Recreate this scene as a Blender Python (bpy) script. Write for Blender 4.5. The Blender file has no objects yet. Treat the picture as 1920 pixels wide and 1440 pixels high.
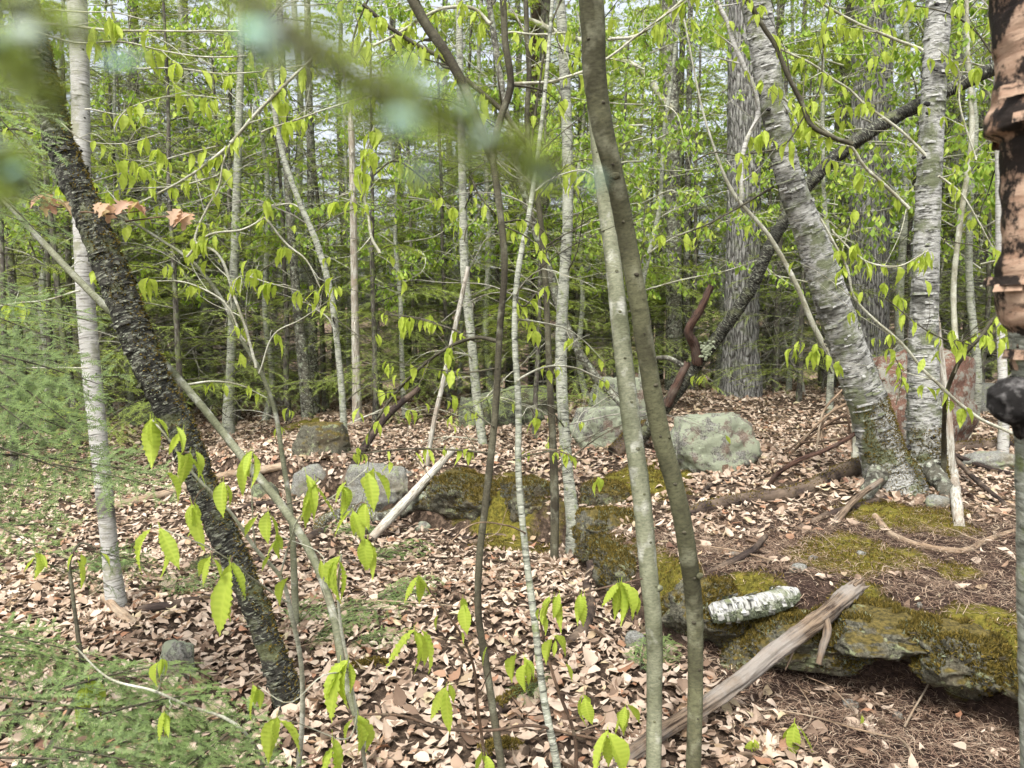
import bpy, bmesh, math, random
import numpy as np
from mathutils import Vector, Matrix

rng = np.random.default_rng(7)
random.seed(7)
sc = bpy.context.scene
C = sc.collection
R = math.radians

# ------------------------------------------------------------------ camera, sky, sun, exposure
FPX = 1450.0                      # focal length in pixels of a 1920 x 1440 frame
CAMZ = 1.60
PITCH = math.atan(145 / FPX)
cam_d = bpy.data.cameras.new('camera')
cam = bpy.data.objects.new('camera', cam_d)
C.objects.link(cam)
sc.camera = cam
cam.location = (0, 0, CAMZ)
cam.rotation_euler = (math.pi / 2 - PITCH, 0, 0)
cam_d.sensor_width = 36
cam_d.lens = 36 * FPX / 1920
cam_d.clip_start = 0.02
cam_d.clip_end = 2000
cam_d.dof.use_dof = True
cam_d.dof.focus_distance = 3.2
cam_d.dof.aperture_fstop = cam_d.lens / 4.0

SUN_EL, SUN_ROT = R(58), R(200)
world = bpy.data.worlds.new('World')
sc.world = world
world.use_nodes = True
wn = world.node_tree
wn.nodes.clear()
sky = wn.nodes.new('ShaderNodeTexSky')
sky.sky_type = 'NISHITA'
sky.sun_disc = False
sky.sun_elevation = SUN_EL
sky.sun_rotation = SUN_ROT
sky.dust_density = 6.0
sky.air_density = 1.0
hsv = wn.nodes.new('ShaderNodeHueSaturation')
hsv.inputs['Saturation'].default_value = 0.36
bg = wn.nodes.new('ShaderNodeBackground')
bg.inputs['Strength'].default_value = 0.15
wo = wn.nodes.new('ShaderNodeOutputWorld')
wn.links.new(sky.outputs[0], hsv.inputs['Color'])
wn.links.new(hsv.outputs[0], bg.inputs['Color'])
wn.links.new(bg.outputs[0], wo.inputs['Surface'])
sd = bpy.data.lights.new('sun', 'SUN')
sd.energy = 1.5
sd.angle = R(10)
sd.color = (1.0, 0.98, 0.95)
sun = bpy.data.objects.new('sun', sd)
C.objects.link(sun)
# sky.sun_rotation turns clockwise from +Y
sdir = Vector((math.sin(SUN_ROT) * math.cos(SUN_EL), math.cos(SUN_ROT) * math.cos(SUN_EL), math.sin(SUN_EL)))
sun.rotation_euler = sdir.to_track_quat('Z', 'Y').to_euler()
sun.location = (0, 0, 30)

sc.view_settings.view_transform = 'Standard'
sc.view_settings.look = 'None'
sc.view_settings.exposure = 1.35
sc.view_settings.gamma = 1.0
sc.view_settings.use_curve_mapping = False
sc.render.engine = 'CYCLES'
sc.cycles.use_denoising = True
sc.cycles.max_bounces = 5
sc.cycles.diffuse_bounces = 3
sc.cycles.use_adaptive_sampling = True
sc.cycles.adaptive_threshold = 0.03
sc.cycles.glossy_bounces = 2
sc.cycles.transmission_bounces = 3
sc.cycles.caustics_reflective = False
sc.cycles.caustics_refractive = False

# ------------------------------------------------------------------ pixel -> world
def ray(px, py):
    a = (px - 960) / FPX
    b = (720 - py) / FPX
    return np.array([a, math.cos(PITCH) + b * math.sin(PITCH), -math.sin(PITCH) + b * math.cos(PITCH)])

def P(px, py, d):
    r = ray(px, py)
    return np.array([0, 0, CAMZ]) + r * (d / r[1])

# ------------------------------------------------------------------ numpy noise
_perm = np.random.default_rng(3).permutation(4096)
_val = np.random.default_rng(4).random(4096) * 2 - 1

def vnoise(p):
    p = np.asarray(p, float)
    i = np.floor(p).astype(np.int64)
    f = p - i
    f = f * f * f * (f * (f * 6 - 15) + 10)
    out = 0
    for dx in (0, 1):
        wx = f[..., 0] if dx else 1 - f[..., 0]
        hx = _perm[(i[..., 0] + dx) & 4095]
        for dy in (0, 1):
            wy = f[..., 1] if dy else 1 - f[..., 1]
            hy = _perm[(hx + i[..., 1] + dy) & 4095]
            for dz in (0, 1):
                wz = f[..., 2] if dz else 1 - f[..., 2]
                out = out + wx * wy * wz * _val[_perm[(hy + i[..., 2] + dz) & 4095]]
    return out

def fbm(p, oct=4, gain=0.5):
    p = np.asarray(p, float)
    a, s, t = 1.0, 0.0, 0.0
    for _ in range(oct):
        s = s + a * vnoise(p)
        t += a
        a *= gain
        p = p * 2.03 + 17.3
    return s / t

def sstep(x, a, b):
    t = np.clip((x - a) / (b - a), 0, 1)
    return t * t * (3 - 2 * t)

# ------------------------------------------------------------------ ground height
EDGE = np.array([(-9, 10), (-3.5, 7.5), (-2.2, 6.5), (-1.3, 6.0), (-0.4, 5.45), (0.40, 5.0), (0.46, 4.0), (0.66, 3.50),
                 (1.0, 3.32), (1.34, 3.24), (1.56, 3.12), (1.78, 2.92), (2.05, 2.55), (3.6, 1.5)], float)

def edge_sd(x, y):
    x = np.asarray(x, float); y = np.asarray(y, float)
    best = np.full(x.shape, 1e9); sg = np.ones(x.shape)
    for (ax, ay), (bx, by) in zip(EDGE[:-1], EDGE[1:]):
        dx, dy = bx - ax, by - ay
        t = np.clip(((x - ax) * dx + (y - ay) * dy) / (dx * dx + dy * dy), 0, 1)
        qx, qy = x - (ax + t * dx), y - (ay + t * dy)
        dd = np.hypot(qx, qy)
        c = dx * qy - dy * qx
        m = dd < best
        sg = np.where(m, np.where(c >= 0, 1.0, -1.0), sg)
        best = np.where(m, dd, best)
    return best * sg

def zg(x, y):
    x = np.asarray(x, float); y = np.asarray(y, float)
    sd_ = edge_sd(x, y)
    wob = 0.06 * vnoise(np.stack([x * 5, y * 5, x * 0], -1))
    lift = sstep(x, -4.2, -1.6)
    z = (0.27 + 0.06 * sstep(x, 0.6, 1.0) * sstep(y, 4.6, 3.8)) * lift * sstep(sd_ + wob, 0.0, 0.20)
    z = z + 0.15 * sstep(sd_, 0.2, 2.2) * sstep(x, 0.1, 1.2)
    q = np.stack([x * 0.55, y * 0.55, x * 0 + 3], -1)
    z = z + 0.07 * vnoise(q) + 0.035 * vnoise(q * 3.1) + 0.012 * vnoise(q * 11)
    z = z - 0.09 * np.clip(y - 11.5, 0, 20) * sstep(x, -6, -2) - 0.05 * np.clip(y - 17, 0, 20)
    z = z + 0.03 * np.clip(y - 36, 0, 60)
    return z

_ts = np.concatenate([np.arange(1.0, 14, 0.01), np.arange(14, 60, 0.08)])
def G(px, py, off=0.0):
    r = ray(px, py)
    pts = np.array([0, 0, CAMZ]) + np.outer(_ts / r[1], r)
    b = np.nonzero(pts[:, 2] < zg(pts[:, 0], pts[:, 1]) + off)[0]
    k = b[0] if len(b) else len(_ts) - 1
    return pts[k]

# ------------------------------------------------------------------ material helpers
class NT:
    def __init__(self, name):
        self.m = bpy.data.materials.new(name)
        self.m.use_nodes = True
        self.t = self.m.node_tree
        self.t.nodes.clear()
        self.out = self.t.nodes.new('ShaderNodeOutputMaterial')
    def n(self, typ, ins=None, **kw):
        nd = self.t.nodes.new(typ)
        for k, v in kw.items(): setattr(nd, k, v)
        if ins:
            for k, v in ins.items(): self.set(nd.inputs[k], v)
        return nd
    def set(self, sock, v):
        if hasattr(v, 'links') or isinstance(v, bpy.types.NodeSocket): self.t.links.new(v, sock)
        else: sock.default_value = v
    def attr(self, name, out='Vector'):
        return self.n('ShaderNodeAttribute', attribute_name=name).outputs[out]
    def obj(self): return self.n('ShaderNodeTexCoord').outputs['Object']
    def map(self, vec, scale=(1, 1, 1), loc=(0, 0, 0)):
        return self.n('ShaderNodeMapping', {'Vector': vec, 'Scale': scale, 'Location': loc}).outputs[0]
    def noise(self, vec, scale=5, detail=4, rough=0.55, dist=0.0):
        return self.n('ShaderNodeTexNoise', {'Vector': vec, 'Scale': scale, 'Detail': detail, 'Roughness': rough, 'Distortion': dist}).outputs['Fac']
    def vor(self, vec, scale=5, feature='F1', out='Distance'):
        return self.n('ShaderNodeTexVoronoi', {'Vector': vec, 'Scale': scale}, feature=feature).outputs[out]
    def ramp(self, fac, stops, interp='LINEAR'):
        nd = self.n('ShaderNodeValToRGB', {'Fac': fac})
        cr = nd.color_ramp
        cr.interpolation = interp
        while len(cr.elements) < len(stops): cr.elements.new(0.5)
        for e, (p, c) in zip(cr.elements, stops):
            e.position = p
            e.color = (c, c, c, 1) if not hasattr(c, '__len__') else (*c, 1)
        return nd.outputs['Color']
    def mix(self, fac, a, b, blend='MIX'):
        nd = self.n('ShaderNodeMix', data_type='RGBA', blend_type=blend)
        self.set(nd.inputs['Factor'], fac)
        for k, v in ((6, a), (7, b)):
            if isinstance(v, tuple) and len(v) == 3: v = (*v, 1)
            self.set(nd.inputs[k], v)
        return nd.outputs[2]
    def math(self, op, a, b=0.0):
        nd = self.n('ShaderNodeMath', operation=op)
        self.set(nd.inputs[0], a); self.set(nd.inputs[1], b)
        return nd.outputs[0]
    def bump(self, h, strength=0.5, dist=0.01):
        return self.n('ShaderNodeBump', {'Height': h, 'Strength': strength, 'Distance': dist}).outputs[0]
    def island(self): return self.n('ShaderNodeNewGeometry').outputs['Random Per Island']
    def objrand(self): return self.n('ShaderNodeObjectInfo').outputs['Random']
    def finish(self, col, rough=0.9, normal=None, spec=0.2, trans=None, tw=0.4):
        if isinstance(col, tuple): col = (*col[:3], 1)
        p = self.n('ShaderNodeBsdfPrincipled', {'Base Color': col, 'Roughness': rough, 'Specular IOR Level': spec})
        if normal is not None: self.set(p.inputs['Normal'], normal)
        sh = p.outputs[0]
        if trans is not None:
            if isinstance(trans, tuple): trans = (*trans[:3], 1)
            tr = self.n('ShaderNodeBsdfTranslucent', {'Color': trans})
            mx = self.n('ShaderNodeMixShader', {0: tw})
            self.t.links.new(sh, mx.inputs[1]); self.t.links.new(tr.outputs[0], mx.inputs[2])
            sh = mx.outputs[0]
        self.t.links.new(sh, self.out.inputs['Surface'])
        return self.m

MAT = {}

def mk_bark(key, base, dark, light, lichen, fl=0.5, hs=7.0, darkness=0.5, lich=0.55, bump=0.6, lscale=9):
    """horizontally flecked bark: base colour, dark dashes, pale flecks, lichen blotches"""
    t = NT(key)
    co = t.attr('bark')
    h = t.map(co, (1, 1, hs))
    n1 = t.noise(h, 14, 6, 0.6, 0.6)
    n2 = t.noise(h, 34, 5, 0.65, 0.4)
    big = t.noise(co, 3.2, 4, 0.6)
    col = t.mix(t.ramp(n1, [(fl - 0.1, 0.0), (fl + 0.08, 1.0)]), dark, base)
    col = t.mix(t.ramp(n2, [(0.52, 0.0), (0.66, 1.0)]), col, light)
    col = t.mix(t.ramp(big, [(darkness, 0.0), (darkness + 0.12, 0.85)]), col, dark)
    lz = t.noise(t.map(co, (1, 1, 1), (5, 3, 1)), lscale, 5, 0.65)
    col = t.mix(t.ramp(lz, [(lich, 0.0), (lich + 0.1, 0.9)]), col, lichen)
    hh = t.math('ADD', t.math('MULTIPLY', n1, 0.7), n2)
    MAT[key] = t.finish(col, 0.85, t.bump(hh, bump, 0.006))

mk_bark('white_birch_bark', (0.33, 0.33, 0.30), (0.035, 0.034, 0.027), (0.50, 0.50, 0.48), (0.12, 0.135, 0.07), 0.47, 4.5, 0.53, 0.50, 0.9, 5)
mk_bark('clean_birch_bark', (0.36, 0.355, 0.32), (0.07, 0.06, 0.05), (0.48, 0.475, 0.45), (0.22, 0.22, 0.15), 0.42, 9, 0.60, 0.55, 0.5)
mk_bark('black_birch_bark', (0.040, 0.038, 0.03), (0.010, 0.010, 0.008), (0.24, 0.25, 0.19), (0.11, 0.12, 0.06), 0.50, 4, 0.56, 0.55, 0.9, 9)
mk_bark('grey_birch_bark', (0.27, 0.28, 0.22), (0.05, 0.05, 0.04), (0.44, 0.45, 0.38), (0.16, 0.19, 0.08), 0.46, 5, 0.58, 0.55, 0.6, 20)
mk_bark('hemlock_bark', (0.085, 0.075, 0.06), (0.03, 0.027, 0.022), (0.2, 0.2, 0.16), (0.12, 0.14, 0.06), 0.5, 0.5, 0.60, 0.52, 0.8, 14)
mk_bark('lichen_bark', (0.11, 0.105, 0.08), (0.025, 0.023, 0.018), (0.34, 0.35, 0.29), (0.25, 0.28, 0.20), 0.48, 1.2, 0.58, 0.55, 0.9, 18)

def mk_smooth(key, base, blotch, dark, sc_=12):
    t = NT(key)
    co = t.attr('bark')
    n = t.noise(t.map(co, (1, 1, 0.8)), sc_, 3, 0.5)
    n2 = t.noise(t.map(co, (1, 1, 2.5)), sc_ * 4, 5, 0.6)
    n3 = t.noise(t.map(co, (1, 1, 0.6), (3, 3, 3)), sc_ * 0.6, 3, 0.5)
    col = t.mix(t.ramp(n3, [(0.4, 0.0), (0.62, 1.0)]), base, dark)
    col = t.mix(t.ramp(n, [(0.55, 0.0), (0.68, 0.6)]), col, blotch)
    rg = t.noise(t.map(co, (1, 1, 9), (1, 2, 3)), sc_ * 0.8, 4, 0.6)
    col = t.mix(t.ramp(rg, [(0.60, 0.0), (0.68, 0.55)]), col, dark)
    sp = t.vor(co, sc_ * 6)
    col = t.mix(t.ramp(sp, [(0.16, 0.5), (0.26, 0.0)]), col, dark)
    col = t.mix(0.85, col, t.ramp(n2, [(0.3, 0.3), (0.7, 0.7)]), 'OVERLAY')
    MAT[key] = t.finish(col, 0.85, t.bump(t.math('ADD', n2, n), 0.5, 0.003))
mk_smooth('beech_bark', (0.19, 0.195, 0.13), (0.42, 0.42, 0.37), (0.09, 0.095, 0.055), 16)
mk_smooth('olive_beech_bark', (0.10, 0.10, 0.055), (0.18, 0.18, 0.12), (0.052, 0.05, 0.028), 16)
mk_smooth('dark_twig_bark', (0.075, 0.07, 0.045), (0.17, 0.17, 0.12), (0.035, 0.03, 0.02), 20)
mk_smooth('pale_twig_bark', (0.38, 0.38, 0.30), (0.54, 0.54, 0.47), (0.20, 0.19, 0.13), 20)
mk_smooth('red_twig_bark', (0.13, 0.085, 0.055), (0.22, 0.19, 0.13), (0.06, 0.04, 0.028), 20)

def mk_wood(key, base, dark, light, hs=0.12):
    t = NT(key)
    co = t.attr('bark')
    v = t.map(co, (1, 1, hs))
    n1 = t.noise(v, 95, 8, 0.7)
    n2 = t.noise(co, 4, 6, 0.65)
    col = t.mix(t.ramp(n1, [(0.40, 0.0), (0.56, 1.0)]), dark, base)
    col = t.mix(t.ramp(n2, [(0.45, 0.0), (0.65, 0.9)]), col, light)
    MAT[key] = t.finish(col, 0.9, t.bump(n1, 0.7, 0.006))
mk_wood('weathered_wood', (0.17, 0.125, 0.085), (0.03, 0.02, 0.014), (0.21, 0.19, 0.165), 0.06)
mk_wood('bleached_wood', (0.46, 0.45, 0.39), (0.16, 0.14, 0.10), (0.26, 0.21, 0.16))
mk_wood('rusty_wood', (0.085, 0.048, 0.034), (0.018, 0.010, 0.008), (0.10, 0.08, 0.065))
mk_wood('tan_stick', (0.28, 0.20, 0.13), (0.10, 0.07, 0.045), (0.36, 0.30, 0.22))
mk_wood('rotten_wood', (0.045, 0.032, 0.026), (0.012, 0.009, 0.008), (0.16, 0.12, 0.085))
mk_wood('dead_twig', (0.26, 0.245, 0.20), (0.09, 0.08, 0.06), (0.29, 0.29, 0.24))

t = NT('pine_bark')
co = t.attr('bark')
v = t.map(co, (1, 1, 0.16))
f1 = t.vor(v, 30, 'DISTANCE_TO_EDGE')
n1 = t.noise(t.map(co, (1, 1, 0.4)), 40, 5, 0.65)
col = t.mix(t.ramp(f1, [(0.0, 0.0), (0.18, 1.0)]), (0.035, 0.03, 0.027), (0.20, 0.195, 0.18))
col = t.mix(t.ramp(n1, [(0.45, 0.0), (0.68, 0.8)]), col, (0.31, 0.31, 0.29))
col = t.mix(t.ramp(t.noise(co, 6, 4, 0.6), [(0.56, 0), (0.7, 0.6)]), col, (0.16, 0.18, 0.10))
MAT['pine_bark'] = t.finish(col, 0.95, t.bump(t.math('ADD', t.ramp(f1, [(0, 0), (0.2, 1)]), n1), 0.9, 0.02))

t = NT('peeling_bark')      # near trunk: pinkish-tan sheets and black bands
co = t.attr('bark')
h = t.map(co, (1, 1, 5))
n1 = t.noise(h, 9, 6, 0.65, 0.5)
n2 = t.noise(t.map(co, (1, 1, 0.9), (2, 0, 4.4)), 11, 6, 0.7)
col = t.mix(t.ramp(n1, [(0.34, 0.0), (0.62, 1.0)]), (0.21, 0.12, 0.075), (0.45, 0.32, 0.225))
col = t.mix(t.ramp(n2, [(0.50, 0.0), (0.55, 1.0)]), col, (0.018, 0.013, 0.010))
col = t.mix(t.ramp(t.noise(h, 30, 4, 0.6), [(0.6, 0.0), (0.68, 0.8)]), col, (0.03, 0.02, 0.015))
MAT['peeling_bark'] = t.finish(col, 0.7, t.bump(t.math('ADD', n1, n2), 0.8, 0.004))
t = NT('char_bark')
n1 = t.noise(t.obj(), 60, 4, 0.6)
MAT['char_bark'] = t.finish(t.mix(t.ramp(n1, [(0.5, 0), (0.7, 1)]), (0.014, 0.013, 0.012), (0.11, 0.105, 0.10)), 0.95, t.bump(n1, 0.6, 0.004))

def mk_rock(key, base, dark, lichen, rust, lich=0.5, moss=None):
    t = NT(key)
    co = t.obj()
    g = t.noise(co, 90, 4, 0.7)
    n = t.noise(co, 3.5, 5, 0.6)
    col = t.mix(t.ramp(g, [(0.38, 0.0), (0.62, 1.0)]), dark, base)
    col = t.mix(t.ramp(n, [(0.5, 0.0), (0.66, 0.75)]), col, rust)
    l1 = t.noise(t.map(co, (1, 1, 1), (4, 1, 2)), 9, 10, 0.78)
    col = t.mix(t.ramp(l1, [(lich, 0.0), (lich + 0.03, 0.9)]), col, lichen)
    l2 = t.vor(co, 22)
    col = t.mix(t.ramp(l2, [(0.1, 0.55), (0.22, 0.0)]), col, (lichen[0] * 1.5, lichen[1] * 1.5, lichen[2] * 1.5))
    if moss:
        nz = t.n('ShaderNodeSeparateXYZ', {0: t.n('ShaderNodeNewGeometry').outputs['Normal']}).outputs[2]
        mm = t.math('ADD', t.math('MULTIPLY', nz, 0.35), t.noise(co, 5, 5, 0.65))
        col = t.mix(t.ramp(mm, [(moss, 0.0), (moss + 0.08, 1.0)]), col,
                    t.ramp(t.noise(co, 60, 4, 0.6), [(0.35, (0.035, 0.03, 0.010)), (0.65, (0.13, 0.10, 0.028))]))
    MAT[key] = t.finish(col, 0.95, t.bump(t.math('ADD', t.math('MULTIPLY', g, 0.5), l1), 0.8, 0.02))
mk_rock('lichen_granite', (0.22, 0.215, 0.19), (0.06, 0.058, 0.048), (0.24, 0.265, 0.185), (0.19, 0.12, 0.08), 0.47)
mk_rock('grey_granite', (0.25, 0.25, 0.225), (0.10, 0.10, 0.085), (0.20, 0.22, 0.13), (0.17, 0.15, 0.10), 0.55)
mk_rock('dark_granite', (0.11, 0.115, 0.085), (0.04, 0.04, 0.03), (0.16, 0.19, 0.10), (0.10, 0.09, 0.05), 0.5)
mk_rock('red_granite', (0.18, 0.10, 0.07), (0.10, 0.055, 0.04), (0.22, 0.22, 0.18), (0.12, 0.075, 0.055), 0.50)
mk_rock('mossy_granite', (0.13, 0.125, 0.09), (0.04, 0.038, 0.028), (0.20, 0.22, 0.12), (0.09, 0.07, 0.04), 0.56, 0.665)

def mk_leaf(key, stops, trans_gain=1.5, tw=0.45, per='island', rough=0.55, spec=0.25):
    t = NT(key)
    r = t.island() if per == 'island' else t.objrand()
    col = t.ramp(r, stops)
    if per == 'obj':
        n = t.noise(t.obj(), 6, 2)
        col = t.mix(t.math('MULTIPLY', n, 0.35), col, tuple(c * 0.7 for c in stops[0][1]))
        col = t.mix(t.math('MULTIPLY', t.attr('vein', 'Fac'), 0.45), tuple(min(1, c * 1.12) for c in stops[-1][1]), col) if key == 'beech_leaf' else col
    tr = t.mix(1.0, col, (trans_gain, trans_gain, trans_gain * 0.85), 'MULTIPLY')
    MAT[key] = t.finish(col, rough, None, spec, tr, tw)
mk_leaf('beech_leaf', [(0.0, (0.15, 0.25, 0.024)), (0.5, (0.25, 0.36, 0.036)), (1.0, (0.35, 0.42, 0.065))], 1.5, 0.5, 'obj')
mk_leaf('beech_leaf_far', [(0.0, (0.16, 0.26, 0.035)), (0.5, (0.25, 0.37, 0.055)), (1.0, (0.40, 0.46, 0.09))], 1.5, 0.5)
mk_leaf('red_maple_leaf', [(0.0, (0.52, 0.30, 0.21)), (0.5, (0.58, 0.40, 0.29)), (1.0, (0.50, 0.42, 0.20))], 1.1, 0.5, 'obj')
dead_stops = [(0.0, (0.11, 0.070, 0.046)), (0.12, (0.24, 0.17, 0.12)), (0.28, (0.35, 0.265, 0.195)), (0.46, (0.46, 0.365, 0.28)),
              (0.60, (0.55, 0.455, 0.36)), (0.74, (0.42, 0.33, 0.25)), (0.84, (0.31, 0.21, 0.14)), (0.90, (0.29, 0.15, 0.088)), (0.95, (0.49, 0.42, 0.27)), (1.0, (0.16, 0.085, 0.06))]
mk_leaf('dead_leaf', dead_stops, 0.9, 0.18, 'island', 0.7, 0.2)
mk_leaf('dead_leaf_piece', dead_stops, 0.9, 0.18, 'obj', 0.7, 0.2)
mk_leaf('pine_needles', [(0.0, (0.07, 0.04, 0.028)), (0.5, (0.19, 0.125, 0.085)), (0.8, (0.30, 0.22, 0.155)), (1.0, (0.42, 0.34, 0.25))], 0.8, 0.1)
mk_leaf('moss', [(0.0, (0.04, 0.036, 0.012)), (0.5, (0.115, 0.088, 0.018)), (0.85, (0.20, 0.145, 0.035)), (1.0, (0.07, 0.07, 0.028))], 1.2, 0.25, 'island', 0.9, 0.1)
mk_leaf('lichen_tuft', [(0.0, (0.13, 0.15, 0.09)), (1.0, (0.29, 0.32, 0.22))], 1.0, 0.2, 'island', 0.9, 0.1)

def mk_needle(key, a, b, tw=0.35):
    t = NT(key)
    tip = t.attr('tip', 'Fac')
    r = t.island()
    col = t.mix(t.ramp(t.math('ADD', tip, t.math('MULTIPLY', r, 0.5)), [(0.25, 0.0), (0.95, 1.0)]), a, b)  # pale tips are fresh growth; inner needles coloured darker for shade inside the foliage
    col = t.mix(t.math('MULTIPLY', t.objrand(), 0.3), col, (0.08, 0.11, 0.045))
    MAT[key] = t.finish(col, 0.55, None, 0.3, t.mix(1.0, col, (1.4, 1.4, 0.7), 'MULTIPLY'), tw)
mk_needle('hemlock_needles', (0.055, 0.075, 0.024), (0.32, 0.40, 0.085), 0.28)
mk_needle('near_hemlock_needles', (0.035, 0.06, 0.022), (0.15, 0.215, 0.065), 0.2)

t = NT('forest_floor')
co = t.obj()
n = t.noise(co, 26, 6, 0.7)
n2 = t.noise(co, 3, 4, 0.6)
col = t.ramp(n, [(0.3, (0.012, 0.009, 0.007)), (0.5, (0.05, 0.036, 0.026)), (0.7, (0.16, 0.115, 0.082))])
duff = t.ramp(t.noise(co, 45, 6, 0.75), [(0.3, (0.012, 0.008, 0.008)), (0.55, (0.055, 0.037, 0.029)), (0.75, (0.17, 0.12, 0.088))])
col = t.mix(t.attr('duff', 'Fac'), col, duff)
mossc = t.ramp(t.noise(co, 40, 5, 0.65), [(0.3, (0.035, 0.035, 0.010)), (0.55, (0.13, 0.115, 0.022)), (0.75, (0.20, 0.16, 0.035))])
col = t.mix(t.ramp(t.math('ADD', t.attr('moss', 'Fac'), t.math('MULTIPLY', t.noise(co, 9, 5, 0.7), 0.5)), [(0.55, 0.0), (0.7, 1.0)]), col, mossc)
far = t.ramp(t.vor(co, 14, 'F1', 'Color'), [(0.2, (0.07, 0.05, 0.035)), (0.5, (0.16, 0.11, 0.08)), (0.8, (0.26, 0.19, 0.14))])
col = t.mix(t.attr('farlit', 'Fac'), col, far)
MAT['forest_floor'] = t.finish(col, 1.0, t.bump(n, 0.9, 0.02), 0.05)

t = NT('teal_lichen')
MAT['teal_lichen'] = t.finish(t.ramp(t.island(), [(0, (0.20, 0.34, 0.26)), (0.5, (0.29, 0.41, 0.33)), (1, (0.30, 0.33, 0.26))]), 0.9)

# ------------------------------------------------------------------ geometry helpers
ORG = {}

class Geo:
    def __init__(self):
        self.v = []; self.f = {3: [], 4: []}; self.a = {}; self.nv = 0
    def add(self, v, f, **attrs):
        v = np.asarray(v, float).reshape(-1, 3)
        f = np.asarray(f, np.int64)
        if len(f): self.f[f.shape[1]].append(f + self.nv)
        self.v.append(v)
        for k, x in attrs.items():
            self.a.setdefault(k, []).append(np.asarray(x, float))
        self.nv += len(v)
    def mesh(self, name, mat, off=(0, 0, 0), smooth=True):
        v = np.concatenate(self.v) - np.asarray(off)
        me = bpy.data.meshes.new(name)
        q = np.concatenate(self.f[4]) if self.f[4] else np.zeros((0, 4), np.int64)
        tr = np.concatenate(self.f[3]) if self.f[3] else np.zeros((0, 3), np.int64)
        loops = np.concatenate([q.ravel(), tr.ravel()])
        starts = np.concatenate([np.arange(len(q)) * 4, len(q) * 4 + np.arange(len(tr)) * 3])
        me.vertices.add(len(v)); me.loops.add(len(loops)); me.polygons.add(len(starts))
        me.vertices.foreach_set('co', v.ravel().astype(np.float32))
        me.loops.foreach_set('vertex_index', loops.astype(np.int32))
        me.polygons.foreach_set('loop_start', starts.astype(np.int32))
        me.update(calc_edges=True)
        me.validate()
        for k, x in self.a.items():
            x = np.concatenate(x)
            if len(x) != len(v): continue
            if x.ndim == 2:
                me.attributes.new(k, 'FLOAT_VECTOR', 'POINT').data.foreach_set('vector', x.ravel().astype(np.float32))
            else:
                me.attributes.new(k, 'FLOAT', 'POINT').data.foreach_set('value', x.astype(np.float32))
        if smooth: me.polygons.foreach_set('use_smooth', np.ones(len(me.polygons), bool))
        me.materials.append(MAT[mat])
        return me
    def build(self, name, mat, parent=None, smooth=True, org=None):
        off = ORG.get(parent.name, (0, 0, 0)) if parent else (org if org is not None else (0, 0, 0))
        me = self.mesh(name, mat, off, smooth)
        return link(name, me, parent, None if parent else org)

def link(name, me, parent=None, loc=None):
    o = bpy.data.objects.new(name, me)
    C.objects.link(o)
    if parent:
        o.parent = parent
        ORG[o.name] = ORG.get(parent.name, (0, 0, 0))
    elif loc is not None:
        o.location = loc
        ORG[o.name] = np.asarray(loc)
    return o

def tag(o, label=None, cat=None, group=None, kind=None):
    if label: o['label'] = label
    if cat: o['category'] = cat
    if group: o['group'] = group
    if kind: o['kind'] = kind
    return o

def thing(name, label, cat, loc=(0, 0, 0), group=None):
    o = bpy.data.objects.new(name, None)
    o.empty_display_size = 0.1
    C.objects.link(o)
    o.location = loc
    ORG[o.name] = np.asarray(loc, float)
    return tag(o, label, cat, group)

def resample(pts, rad, step):
    """Catmull-Rom through pts, evenly resampled"""
    pts = np.asarray(pts, float); rad = np.asarray(rad, float)
    if len(pts) == 2:
        ext, er = pts, rad
        n = max(2, int(np.linalg.norm(pts[1] - pts[0]) / step) + 1)
        u = np.linspace(0, 1, n)[:, None]
        return pts[0] * (1 - u) + pts[1] * u, rad[0] * (1 - u[:, 0]) + rad[1] * u[:, 0]
    h = np.linalg.norm(np.diff(pts, axis=0), axis=1) + 1e-6
    m = np.empty_like(pts)
    sl = np.diff(pts, axis=0) / h[:, None]
    m[0], m[-1] = sl[0], sl[-1]
    for i in range(1, len(pts) - 1): m[i] = (sl[i - 1] * h[i] + sl[i] * h[i - 1]) / (h[i - 1] + h[i])
    A, B = [], []
    for i in range(len(pts) - 1):
        n = max(3, int(h[i] / step * 2))
        u = np.linspace(0, 1, n, endpoint=False)[:, None]
        A.append((2 * u ** 3 - 3 * u ** 2 + 1) * pts[i] + (u ** 3 - 2 * u ** 2 + u) * h[i] * m[i] + (3 * u ** 2 - 2 * u ** 3) * pts[i + 1] + (u ** 3 - u ** 2) * h[i] * m[i + 1])
        B.append(rad[i] * (1 - u[:, 0]) + rad[i + 1] * u[:, 0])
    A = np.vstack(A + [pts[-1][None]]); B = np.concatenate(B + [[rad[-1]]])
    s = np.concatenate([[0], np.cumsum(np.linalg.norm(np.diff(A, axis=0), axis=1))])
    n = max(2, int(s[-1] / step) + 1)
    ss = np.linspace(0, s[-1], n)
    return np.stack([np.interp(ss, s, A[:, k]) for k in range(3)], 1), np.interp(ss, s, B)

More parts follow.
